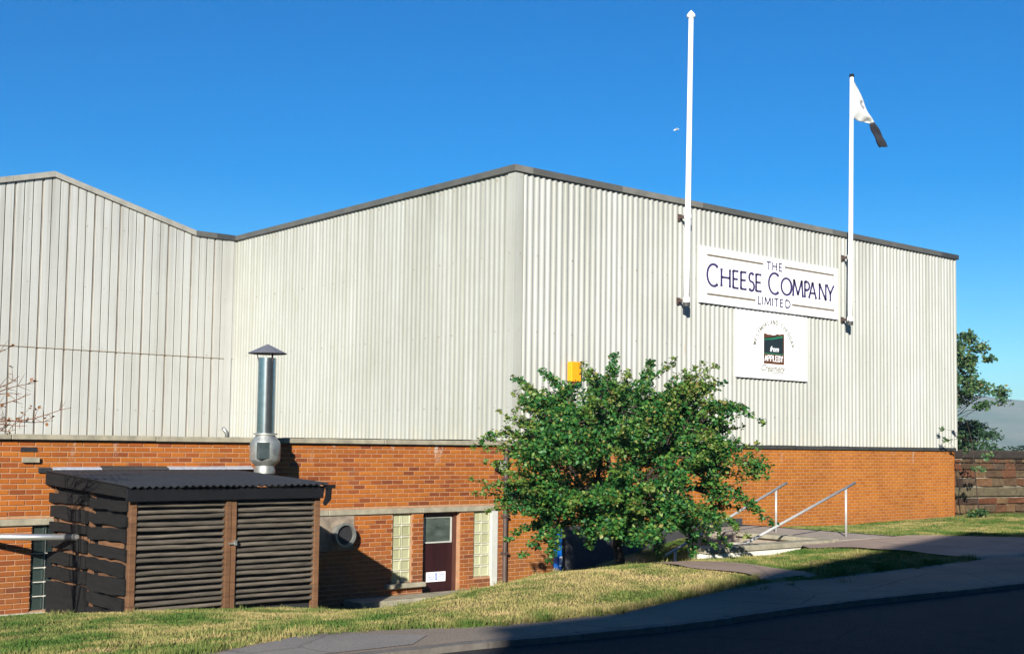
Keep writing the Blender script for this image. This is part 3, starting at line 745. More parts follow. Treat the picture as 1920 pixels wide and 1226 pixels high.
# flue on the lean-to roof
FX, FY = -5.40, -.47
FL = thing('flue', (FX, FY, 1.1), 'galvanised flue with a conical rain cap on the lean-to roof', 'chimney')
MB().lathe((FX, FY), [(.16,1.08),(.165,1.13),(.15,1.17),(.15,1.20),(.225,1.27),(.235,1.30),(.235,1.54),(.22,1.58),(.155,1.655),(.15,1.675)], 32).build('body', galv_d, FL, auto=35)
MB().box(FX-.215, FX-.05, FY-.232, FY-.13, 1.31, 1.56).build('access_hole', plain('sooty_steel', (.055,.075,.075), .6, .3, var=.4), FL)
MB().lathe((FX, FY), [(.14,1.68),(.185,1.68),(.185,1.70),(.14,1.70)], 32).build('collar', galv_d, FL, auto=35)
MB().lathe((FX, FY), [(.14,1.70),(.14,2.87)], 32, cap=False).build('stack', galv, FL, smooth=True)
MB().lathe((FX, FY), [(.001,3.09),(.30,2.945),(.295,2.935),(.001,3.07)], 32, cap=False).build('rain_cap', capm, FL, auto=35)
for a in (.6, 2.7, 4.8): MB().tube([(FX+.13*math.cos(a), FY+.13*math.sin(a), 2.80),(FX+.17*math.cos(a), FY+.17*math.sin(a), 3.0)], .008, 6).build('cap_stay', framem, FL)

# bright pipe from the wall to the lean-to
p_ = MB().tube([(-9.75,-.0,.235),(-9.42,-.28,.243),(-8.50,-1.12,.262)], .045, 14).build('steel_pipe', steel, None, smooth=True)
tag(p_, 'bright horizontal steel pipe between the brick wall and the lean-to side', 'pipe')
# small bent vent pipe on the flat roof
o = MB().tube([(-5.35,.9,1.58),(-5.36,.9,1.70),(-5.44,.88,1.78)], [.035,.035,.03], 10).build('roof_vent_pipe', galv_d, None, smooth=True)
tag(o, 'short bent vent pipe above the coping, left of the flue', 'pipe')

# lamp on the annex corner
LM = thing('wall_lamp', (-.34, -.05, 1.1), 'small black box lamp on the brick beside the tree', 'lamp')
bevel(MB().box(-.42,-.27,-.16,-.002,1.09,1.29).build('housing', black, LM), .015, 2)
MB().box(-.41,-.28,-.172,-.161,1.11,1.27).build('lens', plain('grey_lens', (.35,.36,.36), .3), LM)

# orange alarm box
AB = thing('alarm_box', (1.43, -.1, 2.8), 'orange alarm box on the cladding above the tree', 'alarm')
bevel(MB().box(1.30,1.56,-.21,-.075,2.80,3.19).build('box', orange, AB), .02, 2)
MB().box(1.33,1.53,-.075,-.066,2.82,3.17).build('back_plate', black, AB)
MB().lathe((1.43,-.14), [(.05,2.74),(.06,2.80)], 14).build('strobe', logo_brn, AB)

# blue post
bx_, by_ = .80, -.42
BP = thing('blue_post', (bx_, by_, -.9), 'bright blue marker post with a white plate, below the tree', 'post')
bevel(MB().box(bx_-.06,bx_+.06,by_-.06,by_+.06,-1.0,.02).build('shaft', blue, BP), .015, 2)
pl_ = MB().box(bx_-.005,bx_+.055,by_-.066,by_-.061,-.68,-.50).build('plate', signw, BP)
tt = MB(); 
for z in (-.53,-.555,-.62,-.645): tt.box(bx_+.005,bx_+.045,by_-.0685,by_-.0665,z-.008,z+.008)
tt.build('plate_print', plain('grey_ink', (.25,.25,.3), .6), pl_)

# ------------------------------------------------------------------ steps and handrails
ST = thing('concrete_steps', (2.0, -3.8, -.4), 'pale concrete steps with a low side wall, going down behind the tree', 'steps')
bevel(MB().box(3.08, 5.2, -4.85, -1.6, -.6, .003).build('landing', plain('brown_concrete', (.27,.22,.175), .95, var=.25, scale=5, bmp=.3), ST), .015, 2)
for k in range(6):
    bevel(MB().box(3.08-.42*(k+1), 3.08-.42*k-.003, -4.70, -2.88, -1.3, -.145*(k+1)).build('step', concrete_l, ST), .012, 1)
bevel(MB().box(3.0, 3.3, -4.88, -2.85, -.045, .03).build('nosing', concrete, ST), .012, 2)
bevel(MB().box(-.3, 3.0, -4.98, -4.74, -1.3, -.055).build('side_wall', render_w, ST), .01, 1)
bevel(MB().box(-.32, 3.0, -5.01, -4.71, -.05, .035).build('coping', concrete, ST), .012, 2)
MB().box(5.02, 5.10, -4.86, -1.3, -.03, .010).build('dark_strip', dark_in, ST)  # thin dark strip across the far end of the landing
def handrail(y, xp, zt, x1, z1, slope, label):
    t = thing('handrail', (xp, y, 0), label, 'handrail', 'handrails of the concrete steps')
    xe = .9
    MB().tube([(x1, y, z1), (xe, y, z1-slope*(x1-xe))], .024, 10).build('rail', rail_m, t, smooth=True)
    MB().tube([(xp, y, zt), (xp, y, -.03)], .022, 10).build('post', rail_m, t, smooth=True)
    MB().tube([(1.2, y, z1-slope*(x1-1.2)), (1.2, y, -.9)], .022, 10).build('post', rail_m, t, smooth=True)
    return t
handrail(-3.0, 3.99, .80, 4.312, .919, .361, 'grey tubular handrail nearer the brick wall, lower end behind the tree')
handrail(-4.4, 4.197, .87, 4.478, .965, .313, 'grey tubular handrail nearer the street, in front of the other rail')

# ------------------------------------------------------------------ flagpoles, flag, signs
def pole(name, base, top, r0, r1, cap, brz, label):
    t = thing(name, base, label, 'flagpole', 'flagpoles on the clad wall')
    b, p2 = Vector(base), Vector(top)
    MB().tube([b+(p2-b)*k/6 for k in range(7)], [r0+(r1-r0)*k/6 for k in range(7)], 16).build('shaft', whitep, t, smooth=True)
    for z in brz:
        f = (z-b.z)/(p2.z-b.z); x = b.x+(p2.x-b.x)*f
        br = MB().box(x-.028, x+.028, -.30, -.07, z-.028, z+.028).build('bracket', pipebr, t)
        MB().box(x-.06, x+.06, -.083, -.072, z-.07, z+.07).build('wall_plate', pipebr, br)
        MB().lathe((x, -.3), [(r0+.012, z-.05), (r0+.012, z+.05)], 16).build('clamp', whitep, br)
    MB().lathe((b.x, -.3), [(r0+.01, b.z-.09), (r0+.012, b.z+.02)], 14).build('shoe', trim_d, t)
    if cap == 'finial':
        MB().lathe((p2.x, -.3), [(.04,p2.z-.03),(.085,p2.z),(.095,p2.z+.04),(.075,p2.z+.08),(.03,p2.z+.13),(.002,p2.z+.16)], 16).build('finial', whitep, t, smooth=True)
    else: MB().lathe((p2.x, -.3), [(r1+.012,p2.z-.05),(r1+.012,p2.z+.02)], 14).build('cap', black, t)
    return t
pole('flagpole', (4.471,-.3,4.60), (4.572,-.3,10.70), .066, .052, 'finial', (6.42, 4.64), 'tall bare white flagpole with pointed finial, left of the company sign')
pole('flagpole', (10.312,-.3,4.63), (10.41,-.3,10.66), .062, .046, 'cap', (6.19, 4.68), 'white flagpole carrying the drooping flag, right of the company sign')
def bez(pts, t): return Vector((np.interp(t, np.linspace(0,1,len(pts)), [q[0] for q in pts]), 0, np.interp(t, np.linspace(0,1,len(pts)), [q[1] for q in pts])))
TOPE = [(10.45,10.58),(10.70,10.36),(10.93,10.11),(11.12,9.88),(11.27,9.70),(11.44,9.53),(11.60,9.36),(11.70,9.22),(11.74,9.08)]
BOTE = [(10.44,9.63),(10.60,9.60),(10.80,9.585),(10.98,9.60),(11.09,9.60),(11.14,9.48),(11.20,9.35),(11.28,9.18),(11.37,9.04)]
fm = MB(); NU, NV = 40, 16
for i in range(NU+1):
    a, b = bez(TOPE, i/NU), bez(BOTE, i/NU)
    for j in range(NV+1):
        q = a+(b-a)*j/NV; q.y = -.3 + .055*math.sin(j/NV*7+i/NU*3)*min(1, i/8) - .12*(i/NU)**1.2 + .012*math.sin(i*.6+j*.3)*min(1, i/8)
        q.z += .012*math.sin(j*1.7)*(i/NU); fm.v.append(tuple(q))
for i in range(NU):
    for j in range(NV): q = i*(NV+1)+j; fm.f.append((q, q+1, q+NV+2, q+NV+1))
FLG = thing('flag', (10.41, -.3, 10.1), 'limp white flag with a dark fly end on the right-hand pole', 'flag')
def flag_part(name, i0, i1, mat):
    mb = MB(); mb.v = fm.v[i0*(NV+1):(i1+1)*(NV+1)]
    for i in range(i1-i0):
        for j in range(NV): q = i*(NV+1)+j; mb.f.append((q, q+1, q+NV+2, q+NV+1))
    o = mb.build(name, mat, FLG, smooth=True); s_ = o.modifiers.new('thick', 'SOLIDIFY'); s_.thickness = .004; return o
clo = flag_part('white_field', 0, 21, plain('flag_cloth', (.55,.55,.52), .8, var=.05))
flag_part('dark_field', 21, NU, plain('flag_dark_cloth', (.010,.010,.016), .8, var=.3, scale=3))
em = MB()
FV = np.array(fm.v)
def on_cloth(x, z):         # point just in front of the cloth
    k = np.argsort((FV[:,0]-x)**2+(FV[:,2]-z)**2)[:6]; return (x, float(FV[k,1].min())-.014, z)
for k in range(22):         # a thin letter C on the white field
    an0, an1 = R_(40+285*k/22), R_(40+285*(k+1)/22); cx_, cz_ = 10.80, 10.02
    pt = lambda an, r: on_cloth(cx_+.088*r*math.cos(an), cz_+.105*r*math.sin(an))
    em.poly([pt(an0,1), pt(an1,1), pt(an1,.74), pt(an0,.74)])
emo = em.build('letter', plain('flag_ink', (.16,.15,.22), .8), clo)

# --- lettering drawn with flared strokes
def arc(cx, cy, rx, ry, a0, a1, n=18): return [(cx+rx*math.cos(R_(a0+(a1-a0)*k/n)), cy+ry*math.sin(R_(a0+(a1-a0)*k/n))) for k in range(n+1)]
GL = {
 'C': [arc(.52,.5,.50,.50,48,312,26)],
 'H': [[(.06,0),(.06,1)],[(.94,0),(.94,1)],[(.06,.52),(.94,.52)]],
 'E': [[(.1,0),(.1,1)],[(.1,.97),(.92,.97)],[(.1,.52),(.82,.52)],[(.1,.03),(.95,.03)]],
 'S': [arc(.5,.745,.40,.24,35,245,14)+arc(.5,.255,.44,.255,65,-150,14)],
 'O': [arc(.5,.5,.48,.49,0,360,34)],
 'M': [[(.02,0),(.12,1)],[(.12,1),(.5,.1)],[(.5,.1),(.88,1)],[(.88,1),(.98,0)]],
 'P': [[(.1,0),(.1,1)],[(.1,.97),(.45,.97)]+arc(.45,.72,.45,.25,90,-90,14)+[(.1,.47)]],
 'A': [[(.02,0),(.5,1)],[(.5,1),(.98,0)],[(.2,.33),(.8,.33)]],
 'N': [[(.06,0),(.06,1)],[(.06,1),(.94,0)],[(.94,0),(.94,1)]],
 'Y': [[(.02,1),(.5,.46)],[(.98,1),(.5,.46)],[(.5,.46),(.5,0)]],
 'T': [[(.5,0),(.5,1)],[(.02,.96),(.98,.96)]],
 'L': [[(.1,0),(.1,1)],[(.1,.03),(.95,.03)]],
 'I': [[(.5,0),(.5,1)]],
 'D': [[(.1,0),(.1,1)],[(.1,.97),(.4,.97)]+arc(.4,.5,.54,.47,90,-90,18)+[(.1,.03)]],
 'W': [[(.02,1),(.27,0)],[(.27,0),(.5,.9)],[(.5,.9),(.73,0)],[(.73,0),(.98,1)]],
 'R': [[(.1,0),(.1,1)],[(.1,.97),(.45,.97)]+arc(.45,.74,.42,.23,90,-90,12)+[(.1,.51)],[(.45,.5),(.95,0)]],
 'B': [[(.1,0),(.1,1)],[(.1,.97),(.45,.97)]+arc(.45,.75,.38,.22,90,-90,12)+[(.1,.53)],[(.45,.53)]+arc(.48,.27,.44,.25,90,-90,12)+[(.1,.03)]],
}
def glyph(mb, ch, place, wl, hl, w0, w1, flare=.35):
    """place(px, pz) maps letter-plane metres to world"""
    for stx in GL[ch]:
        pts = [Vector((a*wl, b*hl)) for a, b in stx]; n = len(pts); L = []; Rr = []
        if n == 2: pts = [pts[0].lerp(pts[1], k/6) for k in range(7)]; n = 7
        for i, q in enumerate(pts):
            t = pts[min(i+1,n-1)]-pts[max(i-1,0)]; t.normalize(); no = Vector((-t.y, t.x))
            wd = w0+(w1-w0)*abs(t.y)**1.5; e = abs(i/(n-1)*2-1); wd *= 1+flare*max(0, e-.6)/.4
            L.append(q+no*wd/2); Rr.append(q-no*wd/2)
        for i in range(n-1): mb.poly([place(*Rr[i]), place(*Rr[i+1]), place(*L[i+1]), place(*L[i])])
SG = thing('company_sign', (7.6, -.08, 4.66), 'long white board reading THE CHEESE COMPANY LIMITED between the flagpoles', 'sign')
YS = -.112
bd = MB().box(5.105, 10.095, YS, -.07, 4.672, 5.892).build('board', signw, SG)
def put(text_pos, z, h, mat, name, w0, w1, y=YS-.003):
    for ch, xa, xb, zz, hh in text_pos:
        mb = MB(); glyph(mb, ch, lambda a, b, xa=xa, zz=zz: (xa+a, y, zz+b), xb-xa, hh, w0, w1); mb.build('letter', mat, bd)
big = [('C',5.333,5.746,5.055,.475),('H',5.789,6.11,5.07,.40),('E',6.182,6.40,5.07,.40),('E',6.446,6.676,5.07,.40),('S',6.732,6.937,5.07,.40),('E',6.974,7.201,5.07,.40)]
put(big, 0, 0, navy, 'lettering', .048, .066)
big = [('C',7.439,7.865,5.07,.475),('O',7.895,8.29,5.085,.39),('M',8.33,8.713,5.085,.39),('P',8.764,8.979,5.085,.39),('A',8.937,9.226,5.085,.39),('N',9.332,9.617,5.085,.39),('Y',9.637,9.925,5.085,.39)]
put(big, 0, 0, navy, 'lettering', .048, .066)
put([('T',7.36,7.53,5.61,.18),('H',7.58,7.74,5.61,.18),('E',7.81,7.94,5.61,.18)], 0, 0, navy, 'lettering', .029, .036)
put([('L',7.06,7.18,4.79,.18),('I',7.20,7.26,4.79,.18),('M',7.30,7.52,4.79,.18),('I',7.55,7.61,4.79,.18),('T',7.64,7.80,4.79,.18),('E',7.86,7.98,4.79,.18),('D',8.05,8.24,4.79,.18)], 0, 0, navy, 'lettering', .029, .036)
for (a, b, z) in ((5.33,7.255,5.715),(8.03,9.925,5.722),(5.333,6.975,4.868),(8.30,9.944,4.876)):
    MB().box(a, b, YS-.003, YS-.0005, z-.021, z+.021).build('rule', gold, bd)
for x in (5.5, 7.6, 9.7): MB().box(x-.03, x+.03, -.07, -.04, 4.70, 5.86).build('batten', trim_d, SG)

S2 = thing('creamery_sign', (7.6, -.08, 3.12), 'square white board with a dark logo and APPLEBY, under the company sign', 'sign')
b2 = MB().box(6.33, 8.88, YS, -.07, 3.128, 4.618).build('board', signw, S2)
for x in (6.6, 8.6): MB().box(x-.03, x+.03, -.07, -.04, 3.15, 4.60).build('batten', trim_d, S2)
e = .0015
MB().poly([(7.272,YS-e,3.468),(8.008,YS-e,3.468),(8.008,YS-e,4.165),(7.93,YS-e,4.175),(7.84,YS-e,4.15),(7.76,YS-e,4.165),(7.68,YS-e,4.135),(7.60,YS-e,4.125),(7.50,YS-e,4.135),(7.42,YS-e,4.13),(7.34,YS-e,4.15),(7.272,YS-e,4.145)]).build('logo_panel', logo_brn, b2)
MB().poly([(7.285,YS-2*e,3.70),(7.965,YS-2*e,3.705),(7.965,YS-2*e,4.10),(7.80,YS-2*e,4.12),(7.6,YS-2*e,4.09),(7.45,YS-2*e,4.07),(7.285,YS-2*e,4.05)]).build('logo_hill', logo_blk, b2)
MB().poly([(7.285,YS-3*e,4.025),(7.45,YS-3*e,4.045),(7.62,YS-3*e,4.065),(7.78,YS-3*e,4.10),(7.96,YS-3*e,4.125),(7.96,YS-3*e,4.09),(7.78,YS-3*e,4.06),(7.62,YS-3*e,4.03),(7.45,YS-3*e,4.015),(7.285,YS-3*e,4.0)]).build('logo_ridge', logo_grn, b2)
MB().box(7.285, 7.99, YS-3*e, YS-2.2*e, 3.695, 3.712).build('logo_line', logo_grn, b2)
mb = MB(); ws = [.098,.095,.095,.085,.085,.098,.09]; xx = 7.305
for ch, wd in zip('APPLEBY', ws): mb = MB(); glyph(mb, ch, lambda a, b, xx=xx: (xx+a, YS-3*e, 3.53+b), wd*.92, .135, .020, .030, .1); xx += wd+.002; mb.build('letter', signw, b2)
def font_text(s, size, x, z, mat, name, y, shear=0., sx=1.):
    cu = bpy.data.curves.new('txt', 'FONT'); cu.body = s; cu.size = size; cu.shear = shear; cu.offset = .004; cu.resolution_u = 3
    to = bpy.data.objects.new('txt', cu); link(to); dg = bpy.context.evaluated_depsgraph_get(); dg.update()
    me = bpy.data.meshes.new_from_object(to.evaluated_get(dg)); bpy.data.objects.remove(to); 
    for v in me.vertices: c = v.co.copy(); v.co = (x+c.x*sx, y, z+c.y)
    me.materials.clear(); me.materials.append(mat); o = link(bpy.data.objects.new(name, me)); return o
o = font_text('from', .17, 7.485, 3.755, signw, 'lettering', YS-3*e, .35, .95); setp(o, b2)
o = font_text('Creamery', .215, 7.15, 3.30, palegold, 'lettering', YS-e, .5, .98); setp(o, b2)
cv = MB(); ul = [(7.392+(7.95-7.392)*k/8, 3.232+.055*(k/8)) for k in range(9)]
for k in range(8): cv.poly([(ul[k][0],YS-e,ul[k][1]),(ul[k+1][0],YS-e,ul[k+1][1]),(ul[k+1][0],YS-e,ul[k+1][1]+.016),(ul[k][0],YS-e,ul[k][1]+.016)])
cv.build('underline', palegold, b2)
txt = 'WESTMORLAND CHEDDAR'; ac = (7.64, 3.70); rr = .72; nch = len(txt)
for k, ch in enumerate(txt):
    if ch == ' ': continue
    an = R_(163-146*k/(nch-1)); cx, cz = ac[0]+rr*math.cos(an), ac[1]+rr*math.sin(an); ta = an-math.pi/2
    lw, lh = (.085 if ch in 'WM' else .066), .095
    mb = MB(); glyph(mb, ch, lambda a, b: (cx+(a-lw/2)*math.cos(ta)-(b-lh/2)*math.sin(ta), YS-e, cz+(a-lw/2)*math.sin(ta)+(b-lh/2)*math.cos(ta)), lw, lh, .017, .025, .1); mb.build('letter', palegold, b2)

# ------------------------------------------------------------------ plants
def leaves_mesh(name, C, size, mat, parent, seed=1, droop=.2):
    """many small folded leaves at the given centres"""
    rs = np.random.RandomState(seed); n = len(C)
    d = rs.normal(size=(n,3)); d[:,2] = d[:,2]*.6+droop*0; d /= np.linalg.norm(d, axis=1)[:,None]
    nrm = rs.normal(size=(n,3)); nrm[:,2] += .9; s = np.cross(d, nrm); s /= np.linalg.norm(s, axis=1)[:,None]
    nn = np.cross(s, d); L = size*rs.uniform(.6, 1.25, n)[:,None]; W = L*.36
    a = C-d*L*.5; c = C+d*L*.5; b = C+s*W+nn*W*.35; e_ = C-s*W+nn*W*.35
    V = np.empty((n*4,3)); V[0::4] = a; V[1::4] = b; V[2::4] = c; V[3::4] = e_
    me = bpy.data.meshes.new(name); me.vertices.add(n*4); me.vertices.foreach_set('co', V.ravel())
    me.loops.add(n*6); me.polygons.add(n*2)
    i = np.arange(n)*4; lp = np.c_[i, i+1, i+2, i, i+2, i+3].ravel(); me.loops.foreach_set('vertex_index', lp)
    me.polygons.foreach_set('loop_start', np.arange(n*2)*3); me.polygons.foreach_set('loop_total', np.full(n*2, 3))
    me.update(calc_edges=True); me.materials.append(mat)
    o = link(bpy.data.objects.new(name, me)); setp(o, parent); return o
def wob(a, b, n=6, amp=.08, sag=0., rs=rng):
    a, b = Vector(a), Vector(b); L = (b-a).length; out = []
    ph = [rs.uniform(0, 6.28) for _ in range(3)]
    for k in range(n+1):
        t = k/n; q = a.lerp(b, t); f = math.sin(math.pi*t)
        out.append(q+Vector((math.sin(ph[0]+t*5), math.sin(ph[1]+t*4), math.sin(ph[2]+t*4.5)))*amp*L*f*.6 + Vector((0,0,sag*L*f)))
    return out
def clump_pts(rs, c, rad, n, flat=.75):
    q = rs.normal(size=(n,3)); q /= np.linalg.norm(q, axis=1)[:,None]; q *= (rs.uniform(0,1,n)**.55)[:,None]*rad; q[:,2] *= flat
    return q+np.array(c)

def main_tree():
    tx, ty = -2.42, -5.25; tz = H1(tx, ty)-.05
    T = thing('hawthorn_tree', (tx, ty, tz), 'spreading green tree on the bank in front of the hall corner', 'tree')
    rs = np.random.RandomState(11); prof_z = [.15,.4,.8,1.2,1.6,2.0,2.3,2.55,2.7]; prof_r = [1.2,1.45,1.62,1.58,1.42,1.2,.9,.5,.15]
    br = MB(); cl = []
    base = Vector((tx, ty, tz)); fork = base+Vector((.03,.02,.62))
    trunk = MB().tube([base, base+Vector((.02,.0,.2)), base+Vector((-.02,.03,.42)), fork], [.085,.07,.065,.06], 10)
    trunk.build('trunk', bark_m, T, smooth=True)
    limbs = []
    for k in range(9):
        an = k*2.4+.3; r = .62+.25*rs.rand(); z = .9+1.25*rs.rand()
        e_ = Vector((tx+r*math.cos(an), ty+r*math.sin(an), tz+z+.2)); p_ = wob(fork-Vector((0,0,.12*rs.rand())), e_, 6, .12, .05)
        br.tube(p_, [.055-.006*i for i in range(7)], 7); limbs += p_[2:]
    n = 0
    while n < 138:
        an = rs.uniform(0, 2*math.pi); z = rs.uniform(.40, 2.45)
        lump = 1+.16*math.sin(3*an+z*2.3)+.12*math.sin(5*an-z*3.1+1)
        R = np.interp(z, prof_z, prof_r)*lump*(1 if rs.rand() < .8 else 1.12)
        f = 1-.42*rs.rand()**1.7 if n > 45 else rs.uniform(.2,.7)
        c = Vector((tx+R*f*math.cos(an), ty+R*f*math.sin(an), z+.02)); 
        rel = (c.x-tx)*rt.x+(c.y-ty)*rt.y
        if (z < .62 and f < .4) or (z > 2.42 and -.95 < rel < -.45) or (rel > .75 and z < 1.0 and rs.rand() < .6): continue
        l = min(limbs, key=lambda q: (q-c).length+.5*abs(min(0, c.z-q.z)))
        br.tube(wob(l, c, 4, .16, .06), [.016,.013,.010,.007,.004], 5, cap=False)
        rad = rs.uniform(.17, .30); cl.append(clump_pts(rs, c, rad, int(2600*rad**1.6), .66)); n += 1
    # long sprays that leave the dome
    rv = Vector((rt.x, rt.y, 0))
    for (a, z0, b, z1, dep_) in ((1.1,2.2,1.98,1.95,-.1),(1.2,2.15,1.75,2.12,.0),(1.2,1.0,1.95,.72,.1),(1.3,.9,2.1,.55,-.25),(-1.2,.9,-1.7,.78,.15),(-1.2,1.7,-1.95,1.62,0),(-1.0,2.1,-1.5,2.52,.2),(-.75,2.3,-1.1,2.62,.1),(-.2,2.45,-.1,2.85,-.1),(.35,2.45,.45,2.8,.2),(-.7,.6,-1.35,.06,-.2),(-.5,.55,-1.15,.15,.0),(.2,.6,.55,.12,-.3),(-.3,.6,-.45,.2,-.4),(.8,.6,1.0,.1,-.3),(1.2,.7,1.7,.45,.3),(-1.0,.5,-1.55,.25,.1),(-.9,.4,-1.0,.0,-.35),(.5,.6,1.3,.22,-.2),(1.1,.7,1.55,.2,.2),(1.0,2.3,1.45,2.5,.1),(.9,1.5,1.85,1.35,.2)):
        fwd = Vector((fw.x, fw.y, 0)).normalized(); p0 = Vector((tx, ty, z0))+rv*a+fwd*dep_; p1 = Vector((tx, ty, z1))+rv*b+fwd*dep_
        path = wob(p0, p1, 6, .12, .06); br.tube(path, [.014,.012,.010,.008,.006,.005,.003], 5, cap=False)
        l = min(limbs, key=lambda q: (q-p0).length); br.tube(wob(l, p0, 4, .12, .05), [.018,.016,.015,.015,.014], 5, cap=False)
        for i, q in enumerate(path): cl.append(clump_pts(rs, q, .15-.012*i, 68-7*i, .7))
    yg = []
    for k in range(150):         # spiky shoots all round
        an = rs.uniform(0, 2*math.pi); z = rs.uniform(.6, 2.45); R = np.interp(z, prof_z, prof_r)*.92
        p0 = Vector((tx+R*math.cos(an), ty+R*math.sin(an), z)); rel = R*(math.cos(an)*rt.x+math.sin(an)*rt.y)
        if (z > 2.3 and -.95 < rel < -.4) or (rel > .7 and z < 1.1 and rs.rand() < .5): continue
        ov = Vector((math.cos(an), math.sin(an), rs.uniform(-.1, .7)+(z-1.2)*.6)).normalized()
        L = rs.uniform(.25, .62)*(1.25 if k % 5 == 0 else 1); path = wob(p0-ov*.25, p0+ov*L, 5, .1, .05); br.tube(path, [.010,.008,.007,.005,.004,.002], 5, cap=False)
        for i, q in enumerate(path): (yg if i > 2 else cl).append(clump_pts(rs, q, .15-.017*i, 54-8*i, .75))
    br.build('branches', bark_m, T, smooth=True)
    leaves_mesh('crown', np.vstack(cl), .062, leaf_m, T, 5)
    leaves_mesh('young_shoots', np.vstack(yg), .058, leaf_young, T, 6)
main_tree()

def small_tree(name, pos, label, cat, h, rad, nclump, lsize, mat, seed, z0=.25, group=None, per=60, crad=.5, trunk_r=.1):
    rs = np.random.RandomState(seed); T = thing(name, pos, label, cat, group); b = Vector(pos)
    MB().tube(wob(b, b+Vector((0,0,h*.7)), 6, .03), [trunk_r*(1-.1*i) for i in range(7)], 8).build('trunk', bark_m, T, smooth=True)
    br = MB(); cl = []
    for k in range(nclump):
        an = rs.uniform(0, 6.283); t = rs.uniform(z0, 1); R = rad*math.sqrt(max(.05, 1-((t-.5)/.56)**2))*(1+.2*math.sin(3*an+t*4))*rs.uniform(.35,1.)
        c = b+Vector((R*math.cos(an), R*math.sin(an), t*h)); s0 = b+Vector((0,0,max(.2*h, t*h*.7)))
        br.tube(wob(s0, c, 4, .12, .05), [trunk_r*.35,trunk_r*.28,trunk_r*.2,trunk_r*.14,trunk_r*.07], 5, cap=False)
        cl.append(clump_pts(rs, c, crad*rs.uniform(.6,1.1), per, .6))
    br.build('branches', bark_m, T, smooth=True); leaves_mesh('crown', np.vstack(cl), lsize, mat, T, seed+1); return T

# ------------------------------------------------------------------ stone wall, trees and hills on the far right
SW = thing('stone_wall', (18.5, .6, -.2), 'old sandstone garden wall with projecting bands, right of the hall', 'wall')
def sx(u): return (15.62+u*.985, .75-u*.17)
stone_m = []
def stone_mat():
    mt, t, b = M('sandstone'); r = ramp(t, rnd_val(t), [(0, (.04,.026,.02)), (.3, (.10,.062,.036)), (.55, (.115,.042,.022)), (.8, (.145,.10,.052)), (1, (.07,.05,.035))])
    no = noise(t, 9, 6, .7); c = mix(t, .8, r.outputs[0], ramp(t, no.outputs[0], [(.28, (.25,.25,.25)), (.72, (.68,.67,.64))]).outputs[0], 'OVERLAY')
    t.links.new(c, b.inputs['Base Color']); b.inputs['Roughness'].default_value = .95; b.inputs['Specular IOR Level'].default_value = .1; bump(t, b, no.outputs[0], .8, .04); return mt
sand = stone_mat(); sandp = plain('pale_stone_band', (.13,.105,.06), .95, var=.4, scale=6, bmp=.8); sandd = plain('dark_stone_coping', (.045,.034,.028), .95, var=.4, scale=6, bmp=.6)
bk = MB(); a, b = sx(0), sx(9); bk.hexa([(a[0],a[1]+.06,-.6),(b[0],b[1]+.06,-.6),(b[0],b[1]+.45,-.6),(a[0],a[1]+.45,-.6),(a[0],a[1]+.06,1.42),(b[0],b[1]+.06,1.42),(b[0],b[1]+.45,1.42),(a[0],a[1]+.45,1.42)]); body = bk.build('wall_core', concrete, SW)
dirx, diry = .985, -.17; nx_, ny_ = -.17, -.985
def stone(u0, u1, z0, z1, out, mat, name, wobl=.034):
    mb = MB(); P = []; Pb = []
    for (u_, d) in ((u0, out), (u1, out), (u1, -.12), (u0, -.12)):
        x_, y_ = sx(u_); P.append((x_+nx_*d, y_+ny_*d))
    j = lambda: rng.uniform(-wobl, wobl)
    lowr = .02 if out > .1 else out
    for (u_, d) in ((u0, lowr), (u1, lowr), (u1, -.12), (u0, -.12)):
        x_, y_ = sx(u_); Pb.append((x_+nx_*d, y_+ny_*d))
    mb.hexa([(p[0]+j(), p[1]+j(), z0+j()*.5) for p in Pb]+[(p[0]+j(), p[1]+j(), z1+j()*.5) for p in P])
    o = mb.build(name, mat, SW); bevel(o, .022, 2); return o
for (z0, z1, lmin, lmax, out) in ((-.35,-.17,.25,.5,.03),(-.165,.06,.3,.6,.02),(.065,.25,.35,.9,.0),(.57,.80,.3,.65,.0),(.805,1.03,.35,.7,.0),(1.035,1.22,.3,.6,.0),(1.225,1.33,.15,.3,.03)):
    u_ = rng.uniform(-.2, 0)
    while u_ < 8.5:
        L = rng.uniform(lmin, lmax); stone(max(u_,0)+.008, u_+L-.008, z0+.005, z1-.005, out+rng.uniform(-.015,.03), sand, 'stone'); u_ += L
u_ = 0
while u_ < 8.5: L = rng.uniform(1.3,1.9); stone(u_+.004, u_+L-.004, .29, .55, .16, sandp, 'band_stone', .012); u_ += L
u_ = 0
while u_ < 8.5: L = rng.uniform(.9,1.4); stone(u_+.004, u_+L-.004, 1.36, 1.58, .17, sandd, 'coping_stone', .02); u_ += L
small_tree('field_tree', (20.6, 3.6, -.2), 'loose green tree rising behind the stone wall', 'tree', 5.5, 2.25, 120, .13, leaf_far, 21, .56, per=75, crad=.40, trunk_r=.045)
for k, (x, y, h, r, lb) in enumerate(((24.5,3.0,1.75,1.5,'dark rounded bush behind the stone wall, below the hill'),(27.8,2.6,1.8,1.7,'dark bush behind the stone wall at the right edge of the picture'),(22.9,4.0,2.6,1.2,'small dark bush behind the stone wall, next to the hall'))):
    small_tree('hedge_bush', (x, y, -.2), lb, 'bush', h, r, 90, .13, leaf_dark, 31+k, .1, 'bushes behind the stone wall', 70, .45, .06)
